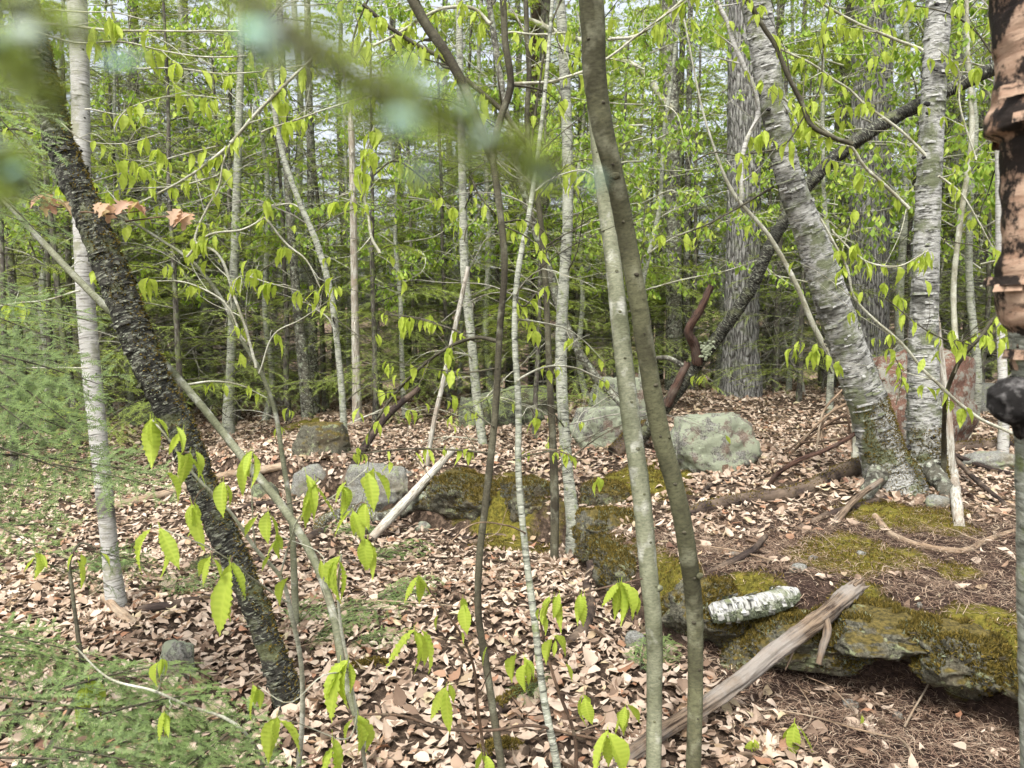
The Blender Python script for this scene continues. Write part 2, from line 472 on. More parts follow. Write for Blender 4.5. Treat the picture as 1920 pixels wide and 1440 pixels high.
def sweep(geo, pts, rad, seg=8, step=0.05, rough=0.0, freq=30, seed=0, ridged=0, wob=0.0, cap=True, fz=1.0):
    c, r = resample(pts, rad, step)
    n = len(c)
    if wob:
        ss0 = np.arange(n) * step
        q = np.stack([ss0 * 6, ss0 * 0 + seed * 3.1, ss0 * 0], 1)
        w = np.stack([vnoise(q), vnoise(q + 40), vnoise(q + 80)], 1) * wob
        w[0] = 0
        c = c + w
    tan = np.gradient(c, axis=0)
    tan /= np.linalg.norm(tan, axis=1)[:, None] + 1e-9
    up = np.array([0, 1.0, 0]) if abs(tan[0][1]) < 0.8 else np.array([1.0, 0, 0])
    nn = np.cross(tan[0], up); nn /= np.linalg.norm(nn)
    N = np.empty((n, 3))
    for i in range(n):
        nn = nn - tan[i] * np.dot(nn, tan[i]); nn /= np.linalg.norm(nn) + 1e-9
        N[i] = nn
    B = np.cross(tan, N)
    th = np.linspace(0, 2 * math.pi, seg, endpoint=False)
    s = np.arange(n) * step
    ct, st = np.cos(th), np.sin(th)
    bark = np.stack([np.outer(r, ct), np.outer(r, st), np.repeat(s[:, None], seg, 1)], -1) + seed * 1.37
    rr = np.repeat(r[:, None], seg, 1)
    if rough:
        nz = fbm((bark * np.array([1, 1, fz])) * freq, 3)
        if ridged: nz = 1 - 2 * np.abs(nz) ** 0.6
        rr = rr + rough * nz * np.minimum(1, rr / (rough * 4))
    V = c[:, None, :] + rr[..., None] * (ct[None, :, None] * N[:, None, :] + st[None, :, None] * B[:, None, :])
    idx = np.arange(n * seg).reshape(n, seg)
    a = idx[:-1]; b = np.roll(a, -1, 1); d = idx[1:]; e = np.roll(d, -1, 1)
    F = np.stack([a, b, e, d], -1).reshape(-1, 4)
    V = V.reshape(-1, 3); bk = bark.reshape(-1, 3)
    geo.add(V, F, bark=bk)
    if cap:
        for ring, cc, flip in ((idx[0], c[0], 1), (idx[-1], c[-1], 0)):
            vv = np.vstack([V[ring], cc[None]])
            f = [[i, (i + 1) % seg, seg] if not flip else [(i + 1) % seg, i, seg] for i in range(seg)]
            geo.add(vv, f, bark=np.vstack([bk[ring], bk[ring].mean(0)[None]]))
    return c, r, V.reshape(n, seg, 3)

def trace(points, default_d=None):
    return np.array([P(*q) if len(q) >= 3 else P(q[0], q[1], default_d) for q in points])

def wid(w, d): return w * 0.5 * d / FPX

# ------------------------------------------------------------------ leaf meshes
def leaf_mesh(name, mat, nl=16, nw=3, pleat=0.018, wmax=0.22, curl=0.12, fold=0.25, serr=0.012, seed=0, tipw=0.85):
    """pointed ovate leaf along +X of length 1, pleated along its side veins"""
    r = np.random.default_rng(seed)
    g = Geo()
    us = np.linspace(0, 1, nl + 1)
    V, ve = [], []
    bend = r.normal() * 0.08
    for i, u in enumerate(us):
        w = wmax * (math.sin(math.pi * u ** tipw) ** 0.9) * (1.1 - 0.25 * u) if 0 < u < 1 else 0.0
        if u > 0.75: w *= 1 - 0.35 * ((u - 0.75) / 0.25)
        for j in range(-nw, nw + 1):
            s = j / nw
            ww = w * s
            if abs(j) == nw: ww *= 1 + serr / max(wmax, 0.01) * (1 if i % 2 else -1)
            x = u + abs(s) * w * 0.35 * (1 - u)
            ph = i * math.pi
            pl = math.cos(ph) * (1 if 0 < u < 1 else 0)
            z = pleat * pl * (0.3 + 0.7 * abs(s)) + fold * abs(ww) * (1 - 0.4 * u) - curl * u * u + 0.012 * r.normal() * abs(s) * (w > 0)
            V.append((x, ww + bend * u * u, z))
            ve.append(0.5 + 0.5 * pl if s else 0.0)
    m = 2 * nw + 1
    F = []
    for i in range(nl):
        for j in range(m - 1):
            a = i * m + j
            F.append((a, a + 1, a + m + 1, a + m))
    k = len(V)
    V += [(-0.12, 0.008, 0.05), (-0.12, -0.008, 0.05), (0.03, -0.008, 0.0), (0.03, 0.008, 0.0)]
    ve += [0.5] * 4
    F.append((k, k + 1, k + 2, k + 3))
    g.add(V, F, vein=ve)
    return g.mesh(name, mat)

LEAF_NEAR = [leaf_mesh('beech_leaf', 'beech_leaf', 20, 4, 0.020, 0.17 + 0.025 * (i % 4), 0.05 + 0.09 * i, 0.25 + 0.22 * (i % 4), 0.012, i) for i in range(6)]
LEAF_MID = [leaf_mesh('beech_leaf', 'beech_leaf', 8, 2, 0.016, 0.19 + 0.03 * (i % 3), 0.05 + 0.1 * i, 0.3 + 0.35 * (i % 3), 0.01, i + 20) for i in range(6)]
LEAF_RED = [leaf_mesh('maple_leaf', 'red_maple_leaf', 8, 2, 0.03, 0.34, 0.25, 0.6, 0.14, i + 40) for i in range(2)]
LEAF_DEAD = [leaf_mesh('fallen_leaf', 'dead_leaf_piece', 8, 2, 0.012, 0.21 + 0.04 * (i % 4), -0.45 + 0.16 * i, -0.3 + 0.3 * (i % 4), 0.02, i + 60) for i in range(8)]

def frame(dirv, nrm):
    x = np.asarray(dirv, float); x /= np.linalg.norm(x)
    z = np.asarray(nrm, float); z = z - x * np.dot(x, z); z /= np.linalg.norm(z) + 1e-9
    y = np.cross(z, x)
    return x, y, z

def put(me, name, parent, pos, dirv, nrm, size, wscale=1.0):
    o = bpy.data.objects.new(name, me)
    C.objects.link(o)
    x, y, z = frame(dirv, nrm)
    p = np.asarray(pos) - (ORG[parent.name] if parent else 0)
    o.matrix_basis = Matrix(((x[0] * size, y[0] * size * wscale, z[0] * size, p[0]), (x[1] * size, y[1] * size * wscale, z[1] * size, p[1]),
                             (x[2] * size, y[2] * size * wscale, z[2] * size, p[2]), (0, 0, 0, 1)))
    if parent: o.parent = parent
    return o

def cluster(parent, pos, n, size, meshes=LEAF_MID, name='leaf', yaw=None, spread=0.55):
    """n leaves hanging from a bud like a small tent"""
    y0 = rng.random() * 6.28 if yaw is None else yaw
    for i in range(n):
        a = y0 + i * (2.1 + rng.normal() * 0.3)
        sp = spread * (0.5 + rng.random())
        d = np.array([math.cos(a) * sp, math.sin(a) * sp * 0.7, -1.0 + 0.25 * rng.random()])
        nrm = np.array([math.cos(a), math.sin(a), 0.6]) + rng.normal(size=3) * 0.25
        put(meshes[rng.integers(len(meshes))], name, parent, np.asarray(pos) + rng.normal(size=3) * 0.006, d, nrm, size * (0.55 + 0.6 * rng.random()), 0.62 + 0.5 * rng.random())

# ------------------------------------------------------------------ ground
MOSS = []
for px, py, rx, ry in [(1600, 1045, 150, 50), (1710, 972, 120, 42), (1590, 1190, 110, 30), (1850, 1215, 120, 60), (960, 925, 120, 45), (1200, 905, 110, 35),
                       (1400, 1205, 110, 30), (1800, 1075, 50, 22), (560, 800, 60, 12), (1260, 1090, 60, 60), (880, 905, 60, 20)]:
    g0 = G(px, py)
    h_ = CAMZ - g0[2]
    MOSS.append((g0[0], g0[1], rx * g0[1] / FPX, max(0.08, ry * g0[1] ** 2 / (FPX * h_))))

def moss_at(x, y):
    m = np.zeros(np.shape(x))
    for cx, cy, rx, ry in MOSS:
        m = np.maximum(m, 1 - np.hypot((x - cx) / rx, (y - cy) / ry) * 0.75)
    m = m + 0.34 * fbm(np.stack([x * 5, y * 5, x * 0 + 9], -1), 3) - 0.08
    return np.clip(m, 0, 1) * np.where((x > 0.3) & (y < 4.6), sstep(edge_sd(x, y), 0.02, 0.14), 1)

def duff_at(x, y):
    q = sstep(x - 0.28 * (4.2 - y), 0.35, 0.8) * sstep(y, 4.9, 3.9)
    return np.clip(q + 0.25 * vnoise(np.stack([x * 4, y * 4, x * 0 + 5], -1)) * (q > 0.02), 0, 1)

def axis(lo, hi, fine_lo, fine_hi, fine, grow):
    a = list(np.arange(fine_lo, fine_hi, fine))
    s = fine
    while a[-1] < hi: s *= grow; a.append(a[-1] + s)
    s = fine
    b = [a[0]]
    while b[-1] > lo: s *= grow; b.append(b[-1] - s)
    return np.array(b[:0:-1] + a)
gx = axis(-260, 260, -2.6, 3.0, 0.028, 1.07)
gy = axis(-60, 420, 1.8, 6.4, 0.028, 1.06)
X, Y = np.meshgrid(gx, gy)
Z = zg(X, Y)
near = sstep(Y, 9, 5)
Z = Z + 0.012 * near * fbm(np.stack([X * 14, Y * 14, X * 0], -1), 3)
mo = moss_at(X, Y)
Z = Z + 0.03 * mo * (0.6 + fbm(np.stack([X * 16, Y * 16, X * 0 + 2], -1), 2))
idx = np.arange(X.size).reshape(X.shape)
F = np.stack([idx[:-1, :-1], idx[:-1, 1:], idx[1:, 1:], idx[1:, :-1]], -1).reshape(-1, 4)
g = Geo()
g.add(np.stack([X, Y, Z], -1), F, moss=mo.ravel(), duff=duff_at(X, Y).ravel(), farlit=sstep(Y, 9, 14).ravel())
ground = g.build('ground', 'forest_floor')
ground['kind'] = 'structure'
ORG[ground.name] = np.zeros(3)

# ------------------------------------------------------------------ leaf litter
def dead_template(nl, seed, wmax, curl, fold):
    r = np.random.default_rng(seed)
    us = np.linspace(0, 1, nl + 1)
    V = []
    for u in us:
        w = wmax * math.sin(math.pi * u ** 0.85) ** 0.8 + 0.004
        k = r.normal() * 0.03
        for s in (-1, 0, 1):
            V.append((u - 0.5, w * s * (1 + 0.12 * r.normal()), fold * abs(w * s) * (1 + 0.3 * s * r.normal()) + curl * (u - 0.5) ** 2 + k * abs(s)))
    F = []
    for i in range(nl):
        for j in range(2):
            a = i * 3 + j
            F.append((a, a + 1, a + 4, a + 3))
    return np.array(V), np.array(F)
TPL = [[dead_template(nl, 10 * k + nl, 0.17 + 0.05 * (k % 4), -1.0 + 0.4 * k, -0.55 + 0.3 * ((k * 3) % 5)) for k in range(6)] for nl in (4, 3, 2)]

def scatter(n, y0, y1, margin=0.9):
    y = np.sqrt(rng.random(n) * (y1 ** 2 - y0 ** 2) + y0 ** 2)
    x = (rng.random(n) * 2 - 1) * (0.70 * y + margin)
    return x, y

def lit_mask(x, y):
    k = 1 - 0.86 * sstep(moss_at(x, y), 0.2, 0.5) - 0.93 * duff_at(x, y)
    sdv = edge_sd(x, y)
    k = k * np.where((sdv > -0.02) & (sdv < 0.16) & (x > -1.5), 0.25, 1)
    return k

lg = Geo()
cand = []
for (y0, y1, dens, lod, smin, smax) in [(1.9, 4.6, 1150, 0, 0.024, 0.080), (4.6, 8, 700, 1, 0.034, 0.076), (8, 14, 280, 2, 0.05, 0.095), (14, 22, 50, 2, 0.08, 0.15)]:
    area = 0.70 * (y1 ** 2 - y0 ** 2) + 1.8 * (y1 - y0)
    n = int(area * dens)
    x, y = scatter(n, y0, y1)
    keep = rng.random(n) < lit_mask(x, y)
    x, y = x[keep], y[keep]; n = len(x)
    e = 0.03
    z = zg(x, y)
    nx = -(zg(x + e, y) - zg(x - e, y)) / (2 * e); ny = -(zg(x, y + e) - zg(x, y - e)) / (2 * e)
    sz = smin + (smax - smin) * rng.random(n) ** 1.2
    yaw = rng.random(n) * 2 * math.pi
    tilt = np.abs(rng.normal(size=n)) * 0.36
    ta = rng.random(n) * 2 * math.pi
    nz = np.stack([nx * 0.8 + np.sin(tilt) * np.cos(ta), ny * 0.8 + np.sin(tilt) * np.sin(ta), np.cos(tilt)], 1)
    nz /= np.linalg.norm(nz, axis=1)[:, None]
    xd = np.stack([np.cos(yaw), np.sin(yaw), yaw * 0], 1)
    xd -= nz * np.sum(nz * xd, 1)[:, None]; xd /= np.linalg.norm(xd, axis=1)[:, None]
    yd = np.cross(nz, xd)
    zo = z + 0.004 + 0.026 * rng.random(n) + sz * np.sin(tilt) * 0.25
    pos = np.stack([x, y, zo], 1)
    flip = np.where(rng.random(n) < 0.5, -1.0, 1.0)
    tid = rng.integers(0, 6, n)
    if lod == 0:      # the leaves that show largest become pieces of their own
        vis = np.nonzero((np.abs(x) < 0.655 * y) & (y > 2.55))[0]
        order = vis[np.argsort(y[vis] / sz[vis])][:300]
        chosen = np.zeros(n, bool); chosen[order] = True
        for i in order: cand.append((pos[i] + [0, 0, 0.004], xd[i], nz[i] * flip[i], sz[i]))
    else: chosen = np.zeros(n, bool)
    for k in range(6):
        m = (tid == k) & ~chosen
        V, Fq = TPL[lod][k]
        mm = m.sum()
        s = sz[m][:, None, None]
        W = pos[m][:, None, :] + s * (V[None, :, 0:1] * xd[m][:, None, :] + V[None, :, 1:2] * yd[m][:, None, :] + (V[None, :, 2:3] * flip[m][:, None, None]) * nz[m][:, None, :])
        FF = Fq[None] + (np.arange(mm) * len(V))[:, None, None]
        lg.add(W.reshape(-1, 3), FF.reshape(-1, 4))
litter = lg.build('leaf_litter', 'dead_leaf', ground)
tag(litter, 'carpet of curled tan and brown dead leaves over the forest floor', kind='stuff')
for p, xd_, n_, s_ in cand:
    put(LEAF_DEAD[rng.integers(8)], 'fallen_leaf', ground, p - xd_ * s_ * 0.5, xd_, n_, s_ * 1.05, 0.8 + 0.5 * rng.random())

# pine needles and fine twigs over the duff
ng = Geo()
n = 70000
x = 0.3 + rng.random(n) * 3.4; y = 1.9 + rng.random(n) * 4.2
k = rng.random(n) < np.clip(duff_at(x, y) + 0.05, 0, 1) * (1 - 0.7 * sstep(moss_at(x, y), 0.3, 0.6)) * (np.abs(x) < 0.7 * y + 0.5)
x, y = x[k], y[k]; n = len(x)
a = rng.random(n) * 6.283; L = 0.025 + 0.06 * rng.random(n) ** 2; w = 0.0007 + 0.0011 * rng.random(n)
z = zg(x, y) + 0.012 + 0.016 * rng.random(n)
d = np.stack([np.cos(a), np.sin(a), rng.normal(size=n) * 0.15], 1); sdv = np.stack([-np.sin(a), np.cos(a), a * 0], 1)
c = np.stack([x, y, z], 1)
mid = c + sdv * (rng.normal(size=n) * 0.1 * L)[:, None] + [0, 0, 0.004]
W = np.stack([c - d * L[:, None] / 2 - sdv * w[:, None], c - d * L[:, None] / 2 + sdv * w[:, None], mid + sdv * w[:, None], mid - sdv * w[:, None],
              c + d * L[:, None] / 2 + sdv * w[:, None], c + d * L[:, None] / 2 - sdv * w[:, None]], 1)
ng.add(W.reshape(-1, 3), (np.array([(0, 1, 2, 3), (3, 2, 4, 5)])[None] + (np.arange(n) * 6)[:, None, None]).reshape(-1, 4))
tag(ng.build('needle_litter', 'pine_needles', ground, False), 'brown fallen needles and straw over bare dark soil', kind='stuff')

tw = Geo()
for i in range(420):
    x, y = scatter(1, 2.2, 10)
    x, y = float(x[0]), float(y[0])
    L = 0.12 + 0.45 * rng.random() ** 2
    a = rng.random() * 6.28
    pts = []
    for u in (-0.5, -0.2, 0.15, 0.5):
        qx, qy = x + math.cos(a) * L * u + rng.normal() * 0.02, y + math.sin(a) * L * u + rng.normal() * 0.02
        pts.append((qx, qy, float(zg(qx, qy)) + 0.03 + 0.02 * rng.random()))
    r0 = 0.0015 + 0.003 * rng.random()
    sweep(tw, pts, [r0, r0, r0 * 0.8, r0 * 0.4], 5, 0.04, seed=i)
tag(tw.build('twig_litter', 'tan_stick', ground), 'thin broken twigs strewn over the dead leaves', kind='stuff')

# moss on the ground
def blades(geo, c, nrm, h, w):
    n = len(c)
    lean = nrm + rng.normal(size=(n, 3)) * 0.45
    lean /= np.linalg.norm(lean, axis=1)[:, None]
    s = np.cross(lean, rng.normal(size=(n, 3))); s /= np.linalg.norm(s, axis=1)[:, None] + 1e-9
    W = np.stack([c - s * w[:, None], c + s * w[:, None], c + lean * h[:, None]], 1)
    geo.add(W.reshape(-1, 3), np.arange(3 * n).reshape(-1, 3))
mg = Geo()
n = 240000
x = -1.6 + rng.random(n) * 5.0; y = 2.4 + rng.random(n) * 4.6
mv = moss_at(x, y)
k = (mv > 0.30) & (fbm(np.stack([x * 9, y * 9, x * 0 + 4], -1), 3) > -0.22)
x, y, mv = x[k], y[k], mv[k]
z = zg(x, y) + 0.03 * mv * (0.6 + fbm(np.stack([x * 16, y * 16, x * 0 + 2], -1), 2)) + 0.002
n = len(x)
blades(mg, np.stack([x, y, z], 1), np.tile([0, 0, 1.0], (n, 1)), 0.009 + 0.013 * rng.random(n), 0.0018 + 0.002 * rng.random(n))
tag(mg.build('moss_carpet', 'moss', ground, False), 'yellowish green moss cushions on the ledge', kind='stuff')

# ------------------------------------------------------------------ rocks
def ico(sub):
    bm = bmesh.new()
    bmesh.ops.create_icosphere(bm, subdivisions=sub, radius=1)
    v = np.array([q.co[:] for q in bm.verts]); f = np.array([[q.index for q in p.verts] for p in bm.faces])
    bm.free()
    return v, f
ICO = {s: ico(s) for s in (3, 4, 5)}
DRIFT = []

def rock(name, label, px, py, w, h, mat, seed, depth=0.8, sub=5, rot=None, sink=0.22, group=None, pos=None, dims=None, facets=14, moss=0, cat='rock', rug=0.13):
    r = np.random.default_rng(seed)
    if pos is None:
        p = G(px, py)
        s = p[1] / FPX
        W, H = w * s, h * s
        Dp = W * depth
        pos = np.array([p[0], p[1] + Dp * 0.4, p[2]])
    else:
        W, Dp, H = dims
        pos = np.asarray(pos, float)
    V, F = ICO[sub]
    nr = r.normal(size=(facets, 3)); nr /= np.linalg.norm(nr, axis=1)[:, None]
    nr = np.vstack([nr, [[0, 0.1, 1], [0.15, -1, 0.25], [1, -0.2, 0.2], [-1, -0.15, 0.25]]])
    nr /= np.linalg.norm(nr, axis=1)[:, None]
    hh = np.concatenate([0.72 + 0.25 * r.random(facets), [0.8, 0.85, 0.85, 0.85]])
    dots = V @ nr.T
    rad = np.where(dots > 0.05, hh / np.maximum(dots, 0.05), 9).min(1)
    rad = np.minimum(rad, 1.15)
    for _ in range(2):      # soften the facets a little
        acc = np.zeros(len(V)); cnt = np.zeros(len(V))
        for a, b in ((0, 1), (1, 2), (2, 0)):
            np.add.at(acc, F[:, a], rad[F[:, b]]); np.add.at(cnt, F[:, a], 1)
        rad = 0.7 * rad + 0.3 * acc / cnt
    rad = rad + rug * fbm(V * 2.2 + seed, 4) + rug * 0.5 * fbm(V * 9 + seed, 3) - 0.05 * np.exp(-(fbm(V * 1.7 + seed * 3.3, 3) / 0.035) ** 2)
    Q = V * rad[:, None] * np.array([W / 2, Dp / 2, H / (2 - 2 * sink) ])
    a = r.normal() * 0.3 if rot is None else rot
    Q = Q @ np.array([[math.cos(a), math.sin(a), 0], [-math.sin(a), math.cos(a), 0], [0, 0, 1]])
    c = pos + [0, 0, H * (0.5 - sink)]
    if name == 'boulder': DRIFT.append((pos[0], pos[1], W / 2 * 0.95, Dp / 2 * 0.95, 0.05))
    g = Geo()
    g.add(Q, F)
    o = g.build(name, mat, None, True)
    o.location = c
    ORG[o.name] = c
    tag(o, label, cat, group)
    if moss:
        tri = Q[F]
        nn = np.cross(tri[:, 1] - tri[:, 0], tri[:, 2] - tri[:, 0])
        ar = np.linalg.norm(nn, axis=1); nn = nn / ar[:, None]
        cen = tri.mean(1)
        wgt = ar * np.clip(nn[:, 2] + 0.35, 0, 1) * (fbm((cen + c) * 6, 3) > -0.08)
        k = r.choice(len(F), moss, p=wgt / wgt.sum())
        b = r.dirichlet((1, 1, 1), moss)
        pt = (tri[k] * b[:, :, None]).sum(1) + c
        mg = Geo()
        nn = nn[k] + [0, 0, 0.5]
        lum = 0.012 * np.clip(fbm(pt * 22, 2), 0, 1)[:, None] * nn
        blades(mg, pt + lum, nn, 0.009 + 0.014 * rng.random(moss), 0.0018 + 0.0022 * rng.random(moss))
        m = mg.build('moss', 'moss', o, False)
        m['kind'] = 'stuff'
        kl = r.choice(moss, moss // 7)
        sel = fbm(pt[kl] * 9 + 30, 2) > 0.12
        if sel.sum() > 20:
            q = pt[kl][sel]
            lgm = Geo()
            blades(lgm, q, nn[kl][sel], 0.010 + 0.012 * rng.random(len(q)), 0.003 + 0.004 * rng.random(len(q)))
            m = lgm.build('lichen', 'lichen_tuft', o, False)
            m['kind'] = 'stuff'
    return o

rock('boulder', 'rounded lichen-covered boulder in front of the furrowed pine trunk', 1350, 888, 205, 128, 'lichen_granite', 11)
rock('boulder', 'pale wedge-shaped boulder left of the lichen-covered boulder', 1130, 842, 115, 92, 'lichen_granite', 12)
rock('boulder', 'tall pale boulder behind the pair of beech saplings', 1165, 795, 130, 105, 'lichen_granite', 31)
rock('boulder', 'broad dark boulder half hidden by twigs in mid distance', 975, 800, 200, 85, 'dark_granite', 13)
rock('boulder', 'low dark boulder left of the broad one in mid distance', 890, 806, 70, 75, 'dark_granite', 14)
rock('boulder', 'mossy boulder beside the bleached snag', 595, 858, 120, 76, 'mossy_granite', 15)
rock('boulder', 'large grey boulder with pale face above the leaf hollow', 705, 962, 165, 104, 'grey_granite', 16)
rock('boulder', 'narrow grey boulder wedged left of the large grey boulder', 578, 935, 80, 75, 'grey_granite', 17, sub=4)
rock('boulder', 'upright lichen-speckled rock among the hemlock sprays at lower left', 322, 1290, 85, 100, 'lichen_granite', 18, sub=4)
rock('boulder', 'dark boulder behind the leaning black birch', 260, 800, 100, 50, 'dark_granite', 19, sub=4)
rock('boulder', 'big red-brown boulder seen between the two birch stems', 1748, 850, 300, 235, 'red_granite', 29, depth=0.55)
rock('flat_rock', 'pale flat rock under the mossy black log', 1880, 882, 120, 35, 'grey_granite', 21, sub=4)
rock('flat_rock', 'flat mossy rock at the edge of the plateau behind the beech pair', 1140, 952, 110, 48, 'mossy_granite', 22, sub=4, moss=2500)
rock('small_rock', 'small grey rock at the foot of the mossy ledge', 1195, 1222, 50, 40, 'grey_granite', 23, sub=4)
rock('small_rock', 'small pale stone on the litter below the gnarled root', 793, 998, 36, 20, 'lichen_granite', 24, sub=3)
rock('small_rock', 'pale stone at the foot of the right birch', 1770, 952, 60, 24, 'grey_granite', 25, sub=3)
rock('boulder', 'dark boulder in shade left of the narrow grey boulder', 492, 942, 60, 40, 'dark_granite', 26, sub=4)
rock('boulder', 'grey boulder at the far right edge behind the near peeling trunk', 1890, 780, 120, 70, 'grey_granite', 27, sub=4)
# mossy bank and overhanging ledge rocks
LEDGE = [(-0.34, 5.66, 0.06, 0.72, 0.50, 0.36, 'mossy bank rock with dark hollows behind the thin central sapling'),
         (0.12, 5.44, 0.04, 0.62, 0.50, 0.34, 'mossy bank rock behind the pale-barked sapling'),
         (0.60, 4.70, 0.08, 0.46, 0.52, 0.30, 'mossy ledge rock above the dark exposed root'),
         (0.66, 4.12, 0.06, 0.46, 0.55, 0.30, 'mossy ledge rock left of the short birch log'),
         (0.92, 3.46, 0.08, 0.56, 0.44, 0.24, 'mossy ledge rock under the short birch log'),
         (1.30, 3.30, 0.13, 0.50, 0.42, 0.20, 'mossy ledge rock beneath the split grey log'),
         (1.58, 3.16, 0.14, 0.50, 0.44, 0.19, 'mossy ledge rock overhanging the dark cavity'),
         (1.80, 2.93, 0.13, 0.46, 0.46, 0.20, 'mossy ledge rock right of the cavity'),
         (2.02, 2.66, 0.12, 0.48, 0.50, 0.22, 'mossy ledge rock at the right edge'),
         (2.45, 2.30, 0.10, 0.66, 0.56, 0.26, 'mossy ledge rock at the far lower right corner'),
         (1.06, 3.26, -0.04, 0.30, 0.24, 0.14, 'small dark rock tucked under the ledge by the split log'),
         (1.90, 2.62, -0.04, 0.26, 0.22, 0.13, 'small dark rock at the mouth of the cavity')]
for i, (x, y, z, W, D_, H, lab) in enumerate(LEDGE):
    rock('ledge_rock', lab, 0, 0, 0, 0, 'mossy_granite', 50 + i, pos=(x, y + [0, 0.05, -0.04][i % 3], z + [0.0, -0.045, 0.02, -0.02][i % 4]), dims=(W * [1, 0.85, 1.08][i % 3], D_, H * [1, 1.25, 0.95][i % 3]), sink=0.12, facets=16, moss=9000 if i < 10 else 800, group='mossy rocks along the ledge', sub=5, rot=-0.5 + 0.23 * (i % 5), rug=0.2)

# ------------------------------------------------------------------ hemlock foliage
rng = np.random.default_rng(101)
def twig_needles(p0, p1, droop, sp, nlen, nw, tip0, tip1, N, out):
    """needles in two flat rows along a curved twig"""
    L = np.linalg.norm(p1 - p0)
    m = max(3, int(L / sp))
    u = (np.arange(m) + rng.random()) / m
    c = p0 + (p1 - p0) * u[:, None]
    c[:, 2] -= droop * L * u ** 2
    ax = (p1 - p0) / (L + 1e-9)
    sd_ = np.cross(N, ax); sd_ /= np.linalg.norm(sd_) + 1e-9
    sg = np.where(np.arange(m) % 2 == 0, 1.0, -1.0)
    dr = sd_ * (sg * (0.75 + 0.2 * rng.random(m)))[:, None] + ax * 0.55 + rng.normal(size=(m, 3)) * 0.16
    ln = nlen * (0.75 + 0.5 * rng.random(m)) * (1 - 0.35 * u ** 3)
    b0 = c - ax * nw / 2; b1 = c + ax * nw / 2
    tp = c + dr * ln[:, None]
    tv = tip0 + (tip1 - tip0) * u
    out.append((b0, b1, tp, tv))

def add_needles(geo, out):
    b0 = np.concatenate([o[0] for o in out]); b1 = np.concatenate([o[1] for o in out]); tp = np.concatenate([o[2] for o in out])
    tv = np.concatenate([o[3] for o in out])
    n = len(b0)
    geo.add(np.stack([b0, b1, tp], 1).reshape(-1, 3), np.arange(3 * n).reshape(-1, 3), tip=np.repeat(tv, 3))

def make_bough(L, origin, yaw, pitch, droop, lat, sub, sp, nlen, nw, out, stems, live=0.0):
    """one flat spray; live = share of the stem that is bare"""
    ca, sa = math.cos(yaw), math.sin(yaw)
    ax = np.array([ca * math.cos(pitch), sa * math.cos(pitch), math.sin(pitch)])
    side = np.array([-sa, ca, 0.0])
    up = np.cross(ax, side)
    def pt(t): 
        p = origin + ax * L * t
        p[2] -= droop * L * t * t
        return p
    stems.append(([pt(t) for t in (0, 0.35, 0.7, 1.0)], 0.0045 * L + 0.002))
    k = 0
    t = max(0.06, live)
    while t < 0.98:
        s = 1 if k % 2 else -1
        k += 1
        l = L * (0.10 + 0.42 * (1 - t) ** 0.8 * min(1, (t - live) * 4 + 0.3)) * (0.6 + 0.6 * rng.random())
        p0 = pt(t)
        tdir = ax.copy(); tdir[2] -= 2 * droop * t
        d = tdir * 0.65 + side * s * 0.78 + up * rng.normal() * 0.13
        d /= np.linalg.norm(d)
        p1 = p0 + d * l
        dr = 0.12 + 0.2 * rng.random()
        twig_needles(p0, p1, dr, sp, nlen, nw, t * 0.5, 0.7 + 0.3 * rng.random(), up, out)
        stems.append(([p0, p0 * 0.5 + p1 * 0.5 - [0, 0, dr * l * 0.25], p1 - [0, 0, dr * l]], 0.0012))
        m = max(1, int(l / sub))
        for j in range(m):
            u = (j + 0.6) / (m + 0.4)
            q0 = p0 + (p1 - p0) * u; q0[2] -= dr * l * u * u
            s2 = 1 if j % 2 else -1
            perp = np.cross(up, d)
            d2 = d * 0.7 + perp * s2 * 0.72 + up * rng.normal() * 0.12
            l2 = l * 0.42 * (1 - u) ** 0.6 * (0.7 + 0.5 * rng.random()) + 0.025
            q1 = q0 + d2 / np.linalg.norm(d2) * l2
            twig_needles(q0, q1, 0.2, sp, nlen, nw, t * 0.5 + 0.2, 0.8 + 0.2 * rng.random(), up, out)
        t += lat / L * (0.7 + 0.6 * rng.random())

def stem_geo(geo, stems, seg=3):
    for i, (pts, r) in enumerate(stems):
        n = len(pts)
        sweep(geo, pts, [max(0.0007, r * (1 - 0.75 * k / (n - 1))) for k in range(n)], seg, 0.09, seed=i % 50, cap=False)

def bough_meshes(n, L, lat, sub, sp, nlen, nw, mat, droop=0.12):
    res = []
    for i in range(n):
        out, stems = [], []
        make_bough(L, np.zeros(3), 0, 0, droop * (0.7 + 0.6 * rng.random()), lat, sub, sp, nlen, nw, out, stems)
        g = Geo(); add_needles(g, out)
        s = Geo(); stem_geo(s, stems)
        res.append((g.mesh('foliage', mat, smooth=False), s.mesh('twig', 'dark_twig_bark')))
    return res
BOUGH_NEAR = bough_meshes(5, 0.5, 0.040, 0.036, 0.0026, 0.0125, 0.0040, 'near_hemlock_needles')
BOUGH_MID = bough_meshes(5, 0.6, 0.044, 0.040, 0.0034, 0.0140, 0.0050, 'near_hemlock_needles')

def put_bough(parent, p0, p1, nrm, meshes, L0, wscale=1.0):
    fol, st = meshes[rng.integers(len(meshes))]
    d = np.asarray(p1) - np.asarray(p0)
    s = np.linalg.norm(d) / L0
    b = put(st, 'branch', parent, p0, d, nrm, s, wscale)
    ORG[b.name] = ORG[parent.name]
    f = bpy.data.objects.new('foliage', fol)
    C.objects.link(f)
    f.parent = b
    return b

